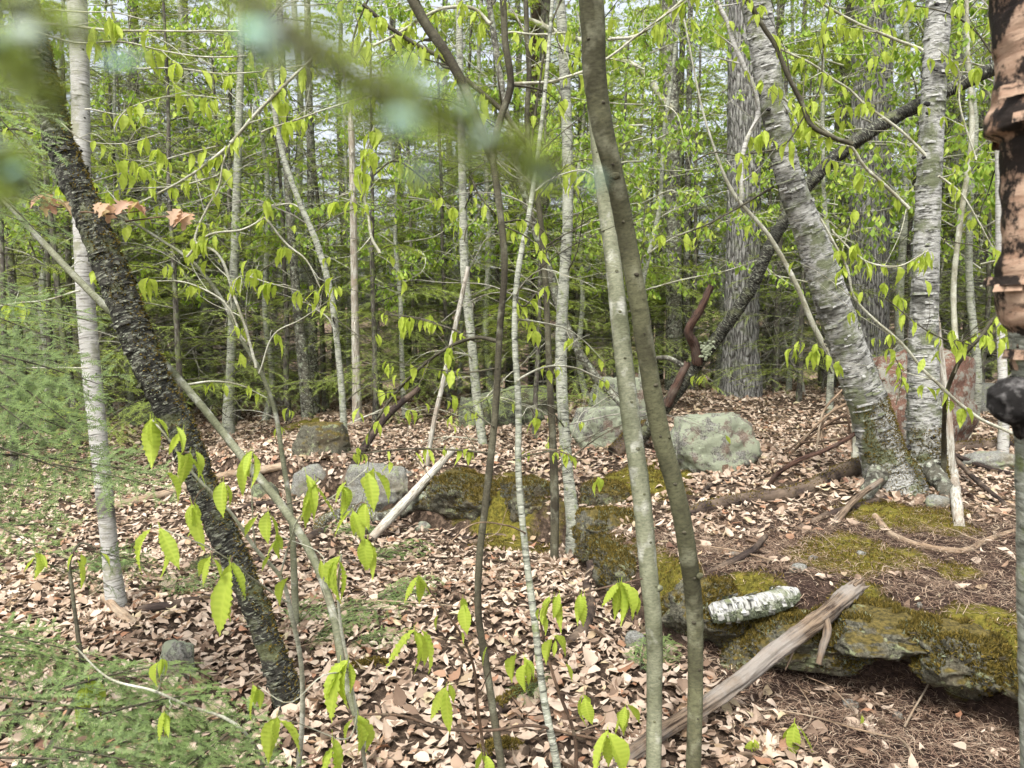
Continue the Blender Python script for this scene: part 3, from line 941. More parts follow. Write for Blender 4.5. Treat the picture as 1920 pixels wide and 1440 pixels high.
def hemlock_crown(H, z0, nb, Lmax, seed, sp=0.013, nlen=0.042, nw=0.018):
    out, stems = [], []
    for i in range(nb):
        u = (i + rng.random()) / nb
        z = z0 + (H - z0) * u ** 1.05
        L = Lmax * (1 - 0.72 * u) * (0.6 + 0.55 * rng.random())
        yaw = i * 2.399 + rng.normal() * 0.4
        make_bough(L, np.array([0, 0, z]), yaw, 0.18 + 0.3 * u + rng.normal() * 0.1, 0.22 + 0.15 * rng.random(), 0.085, 0.10, sp, nlen, nw, out, stems, 0.2)
    g = Geo(); add_needles(g, out)
    s = Geo(); stem_geo(s, stems)
    return g.mesh('crown', 'hemlock_needles', smooth=False), s.mesh('branch_framework', 'hemlock_bark')

def dead_twigs(z0, z1, n, Lmax):
    g = Geo()
    for i in range(n):
        z = z0 + (z1 - z0) * rng.random()
        a = rng.random() * 6.28
        L = Lmax * (0.35 + 0.65 * rng.random())
        pts = [np.array([0, 0, z])]
        d = np.array([math.cos(a), math.sin(a), 0.1 + 0.25 * rng.normal()])
        for k in range(3):
            d = d + rng.normal(size=3) * 0.22 - [0, 0, 0.05]
            pts.append(pts[-1] + d / np.linalg.norm(d) * L / 3)
        r0 = 0.004 + 0.006 * rng.random()
        sweep(g, pts, [r0, r0 * 0.8, r0 * 0.5, r0 * 0.25], 3, 0.12, seed=i, cap=False)
        for k in range(5):
            j = rng.integers(1, 4); u = rng.random()
            q = pts[j - 1] * (1 - u) + pts[j] * u
            d2 = (pts[j] - pts[j - 1]) / (L / 3) + rng.normal(size=3) * 0.6
            l2 = L * (0.12 + 0.3 * rng.random())
            e = q + d2 / np.linalg.norm(d2) * l2
            sweep(g, [q, (q + e) / 2 + rng.normal(size=3) * 0.04 * l2 * 3, e], [r0 * 0.5, r0 * 0.35, r0 * 0.2], 3, 0.14, seed=i, cap=False)
    return g.mesh('dead_branch_tangle', 'dead_twig')

def bg_trunk(H, r0, mat, seed, bend=0.15):
    rs = np.random.default_rng(seed)
    zs = np.linspace(-0.25, H, 8)
    off = np.cumsum(rs.normal(size=(8, 2)) * bend * 0.35, 0); off -= off[0]
    pts = [(o[0], o[1], z) for o, z in zip(off, zs)]
    rr = [r0 * (1.0 - 0.85 * (z + 0.25) / (H + 0.25)) * (1.35 if i == 0 else 1) + 0.006 for i, z in enumerate(zs)]
    g = Geo()
    sweep(g, pts, rr, 12, 0.12, 0.006, 14, seed)
    return g.mesh('trunk', mat)

CROWN = [hemlock_crown(11, 1.0, 80, 2.3, i, 0.013, 0.05, 0.023) for i in range(2)] + [hemlock_crown(10, 2.4, 60, 2.1, 9, 0.013, 0.05, 0.023)]
CROWN_YOUNG = [hemlock_crown(4.4, 0.35, 50, 1.5, 20 + i, 0.009, 0.026, 0.011) for i in range(2)]
TANGLE = [dead_twigs(0.2, 4.6, 120, 1.8) for i in range(3)]
TRUNK = [bg_trunk(12, 0.065 + 0.022 * i, 'hemlock_bark', 70 + i) for i in range(3)] + [bg_trunk(12, 0.09, 'lichen_bark', 75), bg_trunk(12, 0.07, 'grey_birch_bark', 76)]
TRUNK_YOUNG = [bg_trunk(4.4, 0.03, 'hemlock_bark', 80 + i, 0.05) for i in range(2)]

def hemlock(name, label, group, x, y, s, crown, trunk, tangle=None, cat='tree'):
    z = float(zg(x, y))
    t = thing(name, label, cat, (x, y, z), group)
    t.rotation_euler = (rng.normal() * 0.02, rng.normal() * 0.02, rng.random() * 6.28)
    t.scale = (s, s, s * (0.9 + 0.25 * rng.random()))
    link('trunk', trunk, t)
    c = link('crown', crown[0], t)
    link('branch_framework', crown[1], c)
    if tangle: link('dead_branches', tangle, t)
    return t

MARKS = [(-400, 'the left edge'), (20, 'the left edge'), (170, 'the slim white birch'), (280, 'the leaning dark birch'), (665, 'the bleached snag'), (935, 'the thin central sapling'), (1200, 'the beech pair'), (1390, 'the boulder pine'), (1560, 'the leaning birch stem'), (1738, 'the upright birch stem'), (1900, 'the near peeling trunk')]
PENDING = {}
def gap_label(t, kind, x, y):
    px = 960 + x / y * FPX
    a = [m for m in MARKS if m[0] <= px]; b = [m for m in MARKS if m[0] > px]
    if px < 20: k = ' at the extreme left edge'
    elif not b: k = ' at the extreme right, beyond the near peeling trunk'
    else: k = ' in the gap between ' + a[-1][1].replace('the ', '', 1) + ' and ' + b[0][1].replace('the ', '', 1)
    PENDING.setdefault((kind, k), []).append((y, t))
    t['label'] = kind
def settle_labels():
    word = ['nearest', 'second nearest', 'third nearest', 'fourth nearest', 'fifth nearest', 'sixth nearest', 'seventh nearest', 'eighth nearest', 'ninth nearest', 'tenth nearest', 'eleventh nearest', 'twelfth nearest', 'thirteenth nearest', 'fourteenth nearest', 'fifteenth nearest', 'sixteenth nearest']
    for (kind, k), lst in PENDING.items():
        lst.sort(key=lambda q: q[0])
        for i, (y, t) in enumerate(lst): t['label'] = (word[min(i, 15)] + ' ' if len(lst) > 1 else '') + kind + k

rng = np.random.default_rng(202)
placed = []
def free(x, y, dmin):
    return all((x - a) ** 2 + (y - b) ** 2 > dmin * dmin for a, b in placed)
tries = 0
NB = [0, 0, 0]
while tries < 6000 and sum(NB) < 46:
    tries += 1
    band = 0 if NB[0] < 20 else (1 if NB[1] < 16 else 2)
    y = [10.5 + 6 * rng.random(), 16 + 10 * rng.random(), 26 + 20 * rng.random()][band]
    x = (rng.random() * 2 - 1) * (0.74 * y + 1.5)
    if not free(x, y, [1.5, 2.0, 2.6][band]): continue
    px = 960 + x / y * FPX
    if band == 0 and 1030 < px < 1500 and rng.random() < 0.5: continue
    placed.append((x, y)); NB[band] += 1
    s = [0.75 + 0.4 * rng.random(), 0.95 + 0.5 * rng.random(), 1.25 + 0.6 * rng.random()][band]
    lab = ['slender hemlock with bare lower twigs among the nearer background trees', 'hemlock in the middle of the dense background wood', 'tall hemlock far back in the wood against the pale sky'][band]
    grp = ['hemlocks just behind the clearing', 'hemlocks in the background wood', 'hemlocks far back in the wood'][band]
    t = hemlock('hemlock_tree', lab, grp, x, y, s, CROWN[rng.integers(3)], TRUNK[rng.integers(5)], TANGLE[rng.integers(3)] if band < 2 else None)
    gap_label(t, 'tall background hemlock', x, y)

for i in range(80):      # a first even row closes the view, the rest stand at random
    y = (12.5 + 7 * rng.random()) if i < 26 else 10.0 + 13 * rng.random()
    x = ((-120 + 84 * i + 20 * rng.normal()) - 960) / FPX * y if i < 26 else (rng.random() * 2 - 1) * (0.74 * y + 1.0)
    t = hemlock('young_hemlock', 'bushy young hemlock filling the understorey of the background wood', 'young hemlocks in the background understorey', x, y, 0.75 + 0.7 * rng.random(), CROWN_YOUNG[rng.integers(2)], TRUNK_YOUNG[rng.integers(2)],
            TANGLE[rng.integers(3)] if i % 3 == 0 else None)
    gap_label(t, 'bushy understorey hemlock', x, y)
BRUSH = [dead_twigs(0.05, 1.9, 60, 0.95) for i in range(2)]
BRUSH_STEM = bg_trunk(2.1, 0.014, 'dead_twig', 95, 0.12)
for i in range(34):
    y = 9.6 + 5.5 * rng.random()
    x = (rng.random() * 2 - 1) * (0.70 * y + 0.3)
    px = 960 + x / y * FPX
    if 1060 < px < 1480 and y < 11: continue
    t = thing('dead_sapling', 'grey leafless dead sapling', 'sapling', (x, y, float(zg(x, y))), 'leafless dead saplings behind the clearing')
    t.rotation_euler = (rng.normal() * 0.15, rng.normal() * 0.15, rng.random() * 6.28); q = 0.7 + 0.6 * rng.random(); t.scale = (q, q, q)
    link('trunk', BRUSH_STEM, t); link('dead_branches', BRUSH[i % 2], t)
    gap_label(t, 'grey leafless sapling', x, y)
for px, d, s, lab in [(700, 8.6, 0.95, 'young hemlock with feathery sprays right of the bleached snag'), (1005, 7.4, 0.8, 'young hemlock with bright sprays behind the central saplings'),
                      (1160, 8.8, 0.85, 'young hemlock behind the pair of beech saplings'), (540, 9.6, 1.1, 'young hemlock among thin dark trunks left of the snag'),
                      (330, 7.8, 1.0, 'young hemlock behind the leaning black birch'), (10, 7.2, 0.9, 'young hemlock with drooping boughs at the left edge'),
                      (1500, 8.9, 0.9, 'young hemlock between the furrowed pine and the leaning birch'), (1850, 9.2, 1.0, 'young hemlock right of the upright birch stem'),
                      (840, 9.8, 1.0, 'young hemlock in mid distance above the dark low boulder'), (1300, 10.5, 1.1, 'young hemlock behind the lichen-covered boulder'),
                      (130, 8.6, 1.2, 'young hemlock behind the slim white birch'), (430, 10.2, 1.2, 'young hemlock behind the slender pale sapling'), (610, 11.2, 1.3, 'young hemlock straight behind the bleached snag'), (930, 11.5, 1.25, 'young hemlock behind the broad dark boulder'),
                      (1080, 10.6, 1.1, 'young hemlock behind the tall pale boulder'), (1430, 11.2, 1.3, 'young hemlock right behind the boulder pine'), (1690, 11.5, 1.3, 'young hemlock seen between the double birch stems')]:
    x = (px - 960) / FPX * d
    hemlock('young_hemlock', lab, 'young hemlocks around the clearing', x, d, s, CROWN_YOUNG[rng.integers(2)], TRUNK_YOUNG[rng.integers(2)])

# ------------------------------------------------------------------ traced trunks
def ground_base(pts):
    """let the last point of a stem reach into the ground"""
    p = pts[-1].copy()
    z = float(zg(p[0], p[1]))
    return np.vstack([pts, [[p[0], p[1], min(z, p[2]) - 0.12]]])

def trunk_tree(name, label, pts_px, mat, seg=24, step=0.02, rough=0.006, freq=25, fz=1.0, ridged=0, seed=1, ext=2.0, base=True, flare=1.0, group=None, cat='tree', part='trunk', ws=1.0):
    """pts_px: (px, py, depth, width px) from top to base"""
    pts = trace([q[:3] for q in pts_px])
    rad = np.array([wid(q[3] * ws, q[2]) for q in pts_px])
    if base and pts_px[-1][1] < 1420: rad[-1] *= 1.25
    if ext:
        d = pts[0] - pts[1]; d /= np.linalg.norm(d)
        d = d * 0.6 + np.array([0, 0, 0.4]); d /= np.linalg.norm(d)
        pts = np.vstack([[pts[0] + d * ext], pts]); rad = np.concatenate([[rad[0] * 0.7], rad])
    if base:
        pts = ground_base(pts); rad = np.concatenate([rad, [rad[-1] * flare]])
    b = pts[-1].copy(); 
    if base: b[2] += 0.12
    t = thing(name, label, cat, b, group)
    if base and b[1] < 12: DRIFT.append((b[0], b[1], rad[-2] * 1.1 + 0.01, rad[-2] * 1.1 + 0.01, 0.025))
    g = Geo()
    c, r, V = sweep(g, pts, rad, seg, step, rough, freq, seed, ridged, fz=fz)
    o = g.build(part, mat, t)
    return t, c, r, V

def curls(parent, V, n, mat, ln=0.05, w=0.012, seed=0, name='bark_curl'):
    """thin curled strips of bark that stand off the trunk"""
    r = np.random.default_rng(seed)
    g = Geo()
    rows, seg, _ = V.shape
    for i in range(n):
        a = r.integers(2, rows - 4); b = r.integers(0, seg); k = r.integers(2, max(3, seg // 5))
        c = V[a].mean(0)
        out = []
        ww = w * (0.4 + r.random())
        up = V[min(a + 1, rows - 1)].mean(0) - c; up /= np.linalg.norm(up) + 1e-9
        for j in range(k + 1):
            p = V[a, (b + j) % seg]
            n_ = (p - c) / (np.linalg.norm(p - c) + 1e-9)
            lift = 0.002 + 0.016 * (j / k) ** 2 * r.random()
            out += [p + n_ * lift - up * ww * 0.5, p + n_ * (lift + 0.004) + up * ww * 0.5]
        out = np.array(out)
        F = [(2 * j, 2 * j + 1, 2 * j + 3, 2 * j + 2) for j in range(k)]
        g.add(out, F, bark=out + i)
    o = g.build(name, mat, parent)
    o['kind'] = 'stuff'
    return o

def trunk_moss(parent, V, n, side, mat='moss', lo=0.0, hi=1.0, h=0.012, cl=0.0):
    """moss and lichen tufts on the side of the trunk that faces `side`"""
    rows, seg, _ = V.shape
    a = (lo + (hi - lo) * rng.random(n)) * (rows - 2)
    a = a.astype(int); b = rng.integers(0, seg, n)
    fa, fb = rng.random(n)[:, None], rng.random(n)[:, None]
    p = (V[a, b] * (1 - fa) + V[a + 1, b] * fa) * (1 - fb) + (V[a, (b + 1) % seg] * (1 - fa) + V[a + 1, (b + 1) % seg] * fa) * fb
    nn = p - V.mean(1)[a]; nn /= np.linalg.norm(nn, axis=1)[:, None]
    s = np.asarray(side, float); s /= np.linalg.norm(s)
    k = (nn @ s + 0.5 * fbm(p * 14, 2)) > 0.35 + cl
    g = Geo()
    m = k.sum()
    blades(g, p[k], nn[k], h * (0.5 + rng.random(m)), 0.002 + 0.0025 * rng.random(m))
    o = g.build('moss' if mat == 'moss' else 'lichen', mat, parent, False)
    o['kind'] = 'stuff'

def knob(geo, p, n, r, seed=0):
    V, F = ICO[3]
    n = np.asarray(n) / np.linalg.norm(n)
    Q = V * r * (1 + 0.2 * fbm(V * 2 + seed, 2))[:, None]
    Q = Q - np.outer(Q @ n, n) * 0.45; Q[:, 2] *= 0.75
    geo.add(Q + p, F, bark=Q + seed)

# leaning dark mossy birch
t, c, r, V = trunk_tree('black_birch', 'leaning dark mossy birch trunk with flaking grey-black bark', [(25, -60, 3.15, 78), (60, 60, 3.1, 80), (110, 260, 3.05, 84), (165, 400, 3.0, 92), (225, 550, 2.98, 100),
    (275, 680, 2.95, 100), (335, 800, 2.95, 98), (400, 960, 2.92, 92), (455, 1080, 2.9, 88), (505, 1210, 2.9, 86), (548, 1350, 2.9, 88)], 'black_birch_bark', 56, 0.009, 0.008, 30, 1.6, seed=3, flare=1.35, ws=0.57)
BB = t
trunk_moss(t, V, 16000, (1, -0.35, 0.4), h=0.012)
trunk_moss(t, V, 9000, (0.2, -1, 0.1), 'lichen_tuft', 0.0, 0.9, 0.007, 0.42)
curls(t, V, 260, 'black_birch_bark', w=0.012, seed=5)

# slim white birch at left
t, c, r, V = trunk_tree('white_birch', 'slim white birch standing left of the leaning dark trunk', [(142, -40, 4.0, 42), (150, 130, 4.0, 38), (152, 300, 3.95, 38), (156, 480, 3.9, 37), (165, 620, 3.9, 40), (178, 760, 3.85, 40),
    (195, 920, 3.8, 38), (208, 1050, 3.8, 37), (222, 1175, 3.8, 42)], 'clean_birch_bark', 32, 0.012, 0.002, 30, 3, seed=9, flare=1.2, ws=0.82)
curls(t, V, 60, 'clean_birch_bark', w=0.008, seed=8)
WB = t
for py in (85, 215, 470, 700, 860):
    g = Geo(); k = np.argmin(np.abs(c[:, 2] - P(155, py, 3.9)[2])); knob(g, c[k] + [r[k] * 0.7, -r[k] * 0.55, 0], (1, -1, 0), 0.010, py)
    g.build('knot', 'char_bark', t)

# beech sapling pair in front
BEECHA, c1, r1, V1 = trunk_tree('beech_sapling', 'pale grey smooth beech stem, left one of the foreground pair', [(1118, 250, 2.75, 28), (1127, 330, 2.7, 30), (1148, 480, 2.6, 36), (1166, 640, 2.5, 40), (1183, 790, 2.45, 42), (1203, 930, 2.4, 42),
    (1215, 1060, 2.38, 42), (1226, 1180, 2.36, 38), (1227, 1310, 2.35, 36), (1225, 1450, 2.3, 36), (1222, 1560, 2.25, 38)], 'beech_bark', 36, 0.010, 0.0016, 24, 1.5, seed=21, ext=1.6, ws=0.84)
BEECHB, c2, r2, V2 = trunk_tree('beech_sapling', 'olive-brown beech stem, right one of the foreground pair', [(1102, -60, 1.95, 54), (1110, 20, 1.97, 52), (1116, 150, 2.0, 49), (1130, 240, 2.02, 45), (1152, 330, 2.05, 40), (1174, 440, 2.1, 40), (1196, 560, 2.12, 40),
    (1216, 690, 2.15, 40), (1240, 820, 2.18, 42), (1270, 930, 2.2, 40), (1290, 1040, 2.22, 40), (1301, 1130, 2.25, 38), (1304, 1260, 2.25, 35), (1300, 1450, 2.22, 34), (1298, 1560, 2.2, 36)], 'olive_beech_bark', 36, 0.010, 0.0016, 24, 1.5, seed=22, ext=1.6, ws=0.86)
for tt, cc, rr, lst, mt in ((BEECHA, c1, r1, [(1237, 1103, 2.36, 0.019), (1200, 828, 2.42, 0.014), (1163, 500, 2.58, 0.009), (1205, 1330, 2.33, 0.008), (1228, 990, 2.37, 0.007)], 'beech_bark'),
                            (BEECHB, c2, r2, [(1312, 1080, 2.21, 0.017), (1153, 330, 2.03, 0.019), (1130, 222, 2.0, 0.010), (1205, 560, 2.1, 0.010), (1255, 820, 2.16, 0.008), (1190, 420, 2.08, 0.009)], 'olive_beech_bark')):
    for px, py, d, rad in lst:
        g = Geo(); p = P(px, py, d); k = np.argmin(np.linalg.norm(cc - p, axis=1))
        knob(g, p, p - cc[k] + [0, -0.01, 0], rad * 0.72, px)
        g.build('knot', mt, tt)

for tt, V, cc, mt in ((BEECHA, V1, c1, 'olive_beech_bark'), (BEECHB, V2, c2, 'dark_twig_bark')):
    for k in range(16):      # scars of shed twigs on the side that faces the camera
        a = int(len(V) * (0.42 + 0.036 * k)); a = min(a, len(V) - 3)
        b = min(range(V.shape[1]), key=lambda q: V[a, q, 1] - 0.6 * rng.normal() * 0.02)
        g = Geo(); knob(g, V[a, b], V[a, b] - cc[a], 0.0035 + 0.004 * rng.random(), k); g.build('twig_scar', mt, tt)
# big furrowed pines
for lab, pts, sd_ in [('broad furrowed grey pine trunk behind the lichen-covered boulder', [(1398, -60, 9.6, 54), (1396, 200, 9.6, 56), (1393, 480, 9.6, 58), (1389, 640, 9.6, 62), (1387, 790, 9.6, 70)], 31),
                      ('broad furrowed grey pine trunk between the two birch stems', [(1640, -60, 10.0, 64), (1634, 200, 10.0, 66), (1628, 450, 10.0, 68), (1626, 700, 10.0, 74), (1626, 790, 10.0, 80)], 32),
                      ('thinner furrowed pine trunk just right of the upright birch stem', [(1796, -60, 12.5, 32), (1786, 250, 12.5, 34), (1776, 560, 12.5, 36), (1772, 740, 12.5, 40)], 33)]:
    trunk_tree('pine_tree', lab, pts, 'pine_bark', 60, 0.036, 0.022, 22, 0.14, 1, seed=sd_, ext=5, flare=1.15)

# double birch on the ledge
L1 = [(1405, -60, 4.75, 70), (1424, 40, 4.78, 66), (1445, 170, 4.8, 60), (1476, 320, 4.85, 62), (1522, 450, 4.9, 72), (1562, 570, 4.92, 82), (1600, 680, 4.95, 88), (1632, 770, 4.95, 94), (1655, 850, 4.95, 106), (1680, 930, 4.95, 130)]
t, c, r, V = trunk_tree('birch_tree', 'double-stemmed silver birch rising from one dark mossy base', L1, 'white_birch_bark', 64, 0.012, 0.007, 18, 3.0, seed=41, ext=2.0, flare=1.2, ws=0.76)
BIRCH = t
curls(t, V, 420, 'white_birch_bark', w=0.016, seed=3)
trunk_moss(t, V, 12000, (0.2, -1, 0), 'moss', 0.86, 1.0, 0.012, 0.0)
L2 = [(1765, -60, 5.0, 52), (1757, 60, 5.0, 50), (1749, 200, 5.0, 48), (1741, 360, 5.0, 50), (1735, 520, 5.0, 54), (1731, 660, 5.0, 60), (1733, 780, 5.0, 70), (1736, 860, 5.0, 80), (1735, 930, 5.0, 105)]
pts = trace([q[:3] for q in L2]); rad = np.array([wid(q[3] * 0.86, q[2]) for q in L2])
d0 = pts[0] - pts[1]; d0 /= np.linalg.norm(d0)
pts = np.vstack([[pts[0] + d0 * 2], pts, [pts[-1] + [0, 0, -0.2]]]); rad = np.concatenate([[rad[0] * 0.7], rad, [rad[-1] * 1.15]])
g = Geo()
c, r, V = sweep(g, pts, rad, 56, 0.014, 0.005, 16, 42, fz=4.0)
st2 = g.build('second_trunk', 'white_birch_bark', t)
st2['label'] = 'straight upright second stem of the birch'
curls(t, V, 260, 'white_birch_bark', w=0.013, seed=4)
trunk_moss(t, V, 9000, (0, -1, 0), 'moss', 0.88, 1.0, 0.012, 0.0)
for px, py, w in ((1448, 160, 11), (1462, 172, 10), (1440, 205, 9), (1738, 195, 12), (1740, 212, 9), (1732, 295, 8), (1755, 130, 9), (1757, 8, 9), (1700, 840, 16), (1748, 820, 14)):
    g = Geo(); p = P(px, py, 4.74 if px < 1600 else 4.9); knob(g, p, (0, -1, 0.1), wid(w, 4.8) * 1.1, px)
    g.build('knot', 'char_bark', t)
# root flare
for i, (px, py, qx, qy) in enumerate([(1655, 905, 1618, 935), (1745, 905, 1785, 938)]):
    g = Geo()
    a = P(px, py - 30, 4.9); b = G(qx, qy); b[2] -= 0.03
    sweep(g, [a, (a + b) / 2 + [0, 0, 0.01], b, b + (b - a) * 0.5 - [0, 0, 0.1]], [0.075, 0.055, 0.04, 0.02], 18, 0.014, 0.012, 16, 60 + i, fz=2)
    g.build('root', 'lichen_bark', t)

# near peeling trunk at the right edge
prof = [(-60, 108), (0, 104), (100, 99), (185, 104), (205, 116), (238, 118), (250, 94), (330, 90), (465, 90), (490, 98), (560, 97), (598, 92), (615, 80), (690, 72), (800, 69), (1000, 67), (1230, 65), (1500, 60), (1900, 60), (2300, 64)]
t, c, r, V = trunk_tree('peeling_birch', 'near birch trunk with orange-brown peeling bark and black patches at the right edge', [(1982, y, 1.15, 2 * w) for y, w in prof if y < 700], 'peeling_bark', 72, 0.005, 0.0075, 16, 1.3, seed=77, ext=1.2, base=False, part='upper_trunk')
low = [(1982, y, 1.15, 2 * w) for y, w in prof if y > 560]
g = Geo(); pl = trace([q[:3] for q in low])
sweep(g, pl, [wid(q[3] * (0.8 if k == 0 else 1), q[2]) for k, q in enumerate(low)], 40, 0.008, 0.002, 30, 78)
lo_ = g.build('lower_trunk', 'grey_birch_bark', t); lo_['label'] = 'bare grey lower trunk'
curls(t, V, 60, 'peeling_bark', w=0.02, seed=14)
g = Geo()
Vi, Fi = ICO[4]
sh = Vi * np.array([0.042, 0.036, 0.034]) * (1 + 0.18 * fbm(Vi * 2.2 + 3, 3))[:, None]
sh[:, 2] = np.where(sh[:, 2] > 0, sh[:, 2] * 0.75, sh[:, 2] * (1.25 + 0.6 * (sh[:, 0] > 0)))
g.add(sh + P(1912, 742, 1.13), Fi)
f = g.build('bracket_fungus', 'char_bark', t); f['label'] = 'black hoof-shaped bracket fungus'

# other stems, one mesh trunk each: (label, points top->base, bark, seg, step)
STEMS = [
 ('grey_birch', 'slim lichen-spotted grey birch behind the foreground beech pair', [(1046, -60, 5.4, 22), (1058, 120, 5.4, 23), (1064, 300, 5.35, 24), (1064, 420, 5.3, 24), (1058, 520, 5.3, 25), (1052, 640, 5.25, 26), (1056, 780, 5.1, 26), (1066, 900, 5.0, 26), (1076, 1005, 4.9, 30)], 'grey_birch_bark'),
 ('dead_snag', 'bleached broken snag with rusty patches, pointed at the top', [(656, 205, 8.6, 5), (658, 235, 8.6, 14), (662, 380, 8.6, 16), (665, 560, 8.6, 17), (668, 700, 8.6, 19), (671, 830, 8.6, 22)], 'bleached_wood'),
 ('dark_tree', 'dark lichen-spotted trunk left of the furrowed pine by the boulder', [(1254, -60, 10.5, 32), (1258, 150, 10.5, 34), (1262, 400, 10.5, 36), (1264, 650, 10.5, 38), (1264, 790, 10.5, 42)], 'lichen_bark'),
 ('thin_tree', 'thin trunk close to the right of the dark lichen-spotted trunk', [(1296, -60, 11, 12), (1292, 200, 11, 13), (1288, 450, 11, 15), (1286, 780, 11, 17)], 'lichen_bark'),
 ('thin_tree', 'grey thin trunk seen behind the leaning black birch and its leaves', [(452, 100, 9, 15), (446, 300, 9, 17), (440, 480, 9, 19), (432, 700, 9, 20), (428, 790, 9, 22)], 'grey_birch_bark'),
 ('thin_tree', 'dark slim trunk left of the bleached snag', [(578, 100, 10.5, 15), (582, 300, 10.5, 16), (584, 500, 10.5, 18), (590, 770, 10.5, 20)], 'lichen_bark'),
 ('thin_tree', 'dark trunk with mossy side two steps left of the bleached snag', [(530, 150, 9.5, 16), (540, 350, 9.5, 18), (556, 560, 9.5, 20), (578, 800, 9.5, 26)], 'lichen_bark'),
 ('thin_tree', 'slanting lichen-covered beech stem left of the bleached snag', [(508, 160, 7.0, 11), (528, 280, 7.0, 12), (562, 380, 7.0, 13), (592, 450, 7.0, 14), (618, 540, 7.0, 14), (634, 660, 7.0, 14), (645, 800, 7.0, 16), (648, 880, 7.0, 17)], 'grey_birch_bark'),
 ('thin_tree', 'bare grey trunk with green tint behind the central sapling', [(868, 380, 7.2, 18), (872, 520, 7.2, 20), (884, 640, 7.2, 21), (898, 780, 7.2, 21), (912, 880, 7.0, 22), (915, 930, 6.8, 24)], 'grey_birch_bark'),
 ('thin_tree', 'gnarled dark leaning trunk running down to the left of the pale boulder', [(975, 330, 7.4, 16), (1000, 420, 7.4, 18), (1030, 510, 7.4, 20), (1050, 580, 7.4, 20), (1080, 650, 7.3, 20), (1120, 710, 7.2, 20), (1165, 755, 7.0, 20), (1200, 800, 6.8, 20)], 'lichen_bark'),
 ('thin_tree', 'slender dark trunk standing between boulder and leaning birch', [(1462, 480, 9.8, 12), (1456, 640, 9.8, 14), (1452, 800, 9.8, 16)], 'hemlock_bark'),
 ('thin_tree', 'reddish dead snag seen through branches at upper centre', [(1010, -40, 12, 26), (1004, 60, 12, 22), (1000, 150, 12, 18), (1005, 500, 12, 22), (1005, 740, 12, 24)], 'rusty_wood'),
 ('thin_tree', 'short dark trunk under the hemlock boughs at the left edge', [(20, 500, 9.5, 18), (35, 640, 9.5, 20), (50, 830, 9.5, 24)], 'hemlock_bark'),
 ('thin_tree', 'dark thin trunk left of the slim white birch', [(90, 500, 9.2, 10), (92, 650, 9.2, 12), (98, 842, 9.2, 14)], 'hemlock_bark'),
 ('thin_tree', 'brownish thin trunk close beside the slim white birch', [(128, 480, 10, 13), (130, 650, 10, 14), (133, 830, 10, 16)], 'hemlock_bark'),
 ('thin_tree', 'pale curving stem right of the upright birch stem', [(1815, 100, 7.5, 9), (1822, 250, 7.5, 11), (1800, 420, 7.5, 12), (1788, 540, 7.5, 12), (1792, 640, 7.4, 13), (1810, 780, 7.2, 14), (1815, 850, 7, 14)], 'pale_twig_bark'),
 ('dead_stake', 'pale splintered upright stake right of the double birch', [(1751, 545, 5.1, 3), (1757, 600, 5.1, 12), (1768, 700, 5.1, 14), (1780, 838, 5.05, 17)], 'bleached_wood'),
 ('thin_tree', 'white thin trunk half hidden behind the near peeling trunk', [(1868, 60, 6.5, 12), (1872, 300, 6.5, 14), (1875, 560, 6.5, 16), (1880, 850, 6.3, 20)], 'clean_birch_bark'),
]
SREF = {}
WEB = []
for i, (nm, lab, pts, mat) in enumerate(STEMS):
    near = pts[-1][2] < 6
    t, c, r, V = trunk_tree(nm, lab, pts, mat, 20 if near else 14, 0.02 if near else 0.04, 0.004, 20, 1.0 if 'birch' in mat else 0.5, seed=100 + i, ext=0 if nm in ('dead_snag', 'dead_stake') else 2.5,
                            cat='snag' if nm.startswith('dead') else 'tree', flare=1.3, ws=0.82)
    SREF[lab] = t
    if nm not in ('dead_snag', 'dead_stake'): WEB.append((t, c, mat, pts[-1][2]))
    if nm == 'dead_snag':
        for k in range(7):
            g = Geo(); p = c[int(len(c) * (0.12 + 0.12 * k))]; a = rng.random() * 6.28; L = 0.15 + 0.5 * rng.random()
            sweep(g, [p, p + np.array([math.cos(a) * L, math.sin(a) * L, -0.1])], [0.012, 0.004], 6, 0.05, seed=k)
            g.build('branch_stub', 'bleached_wood', t)

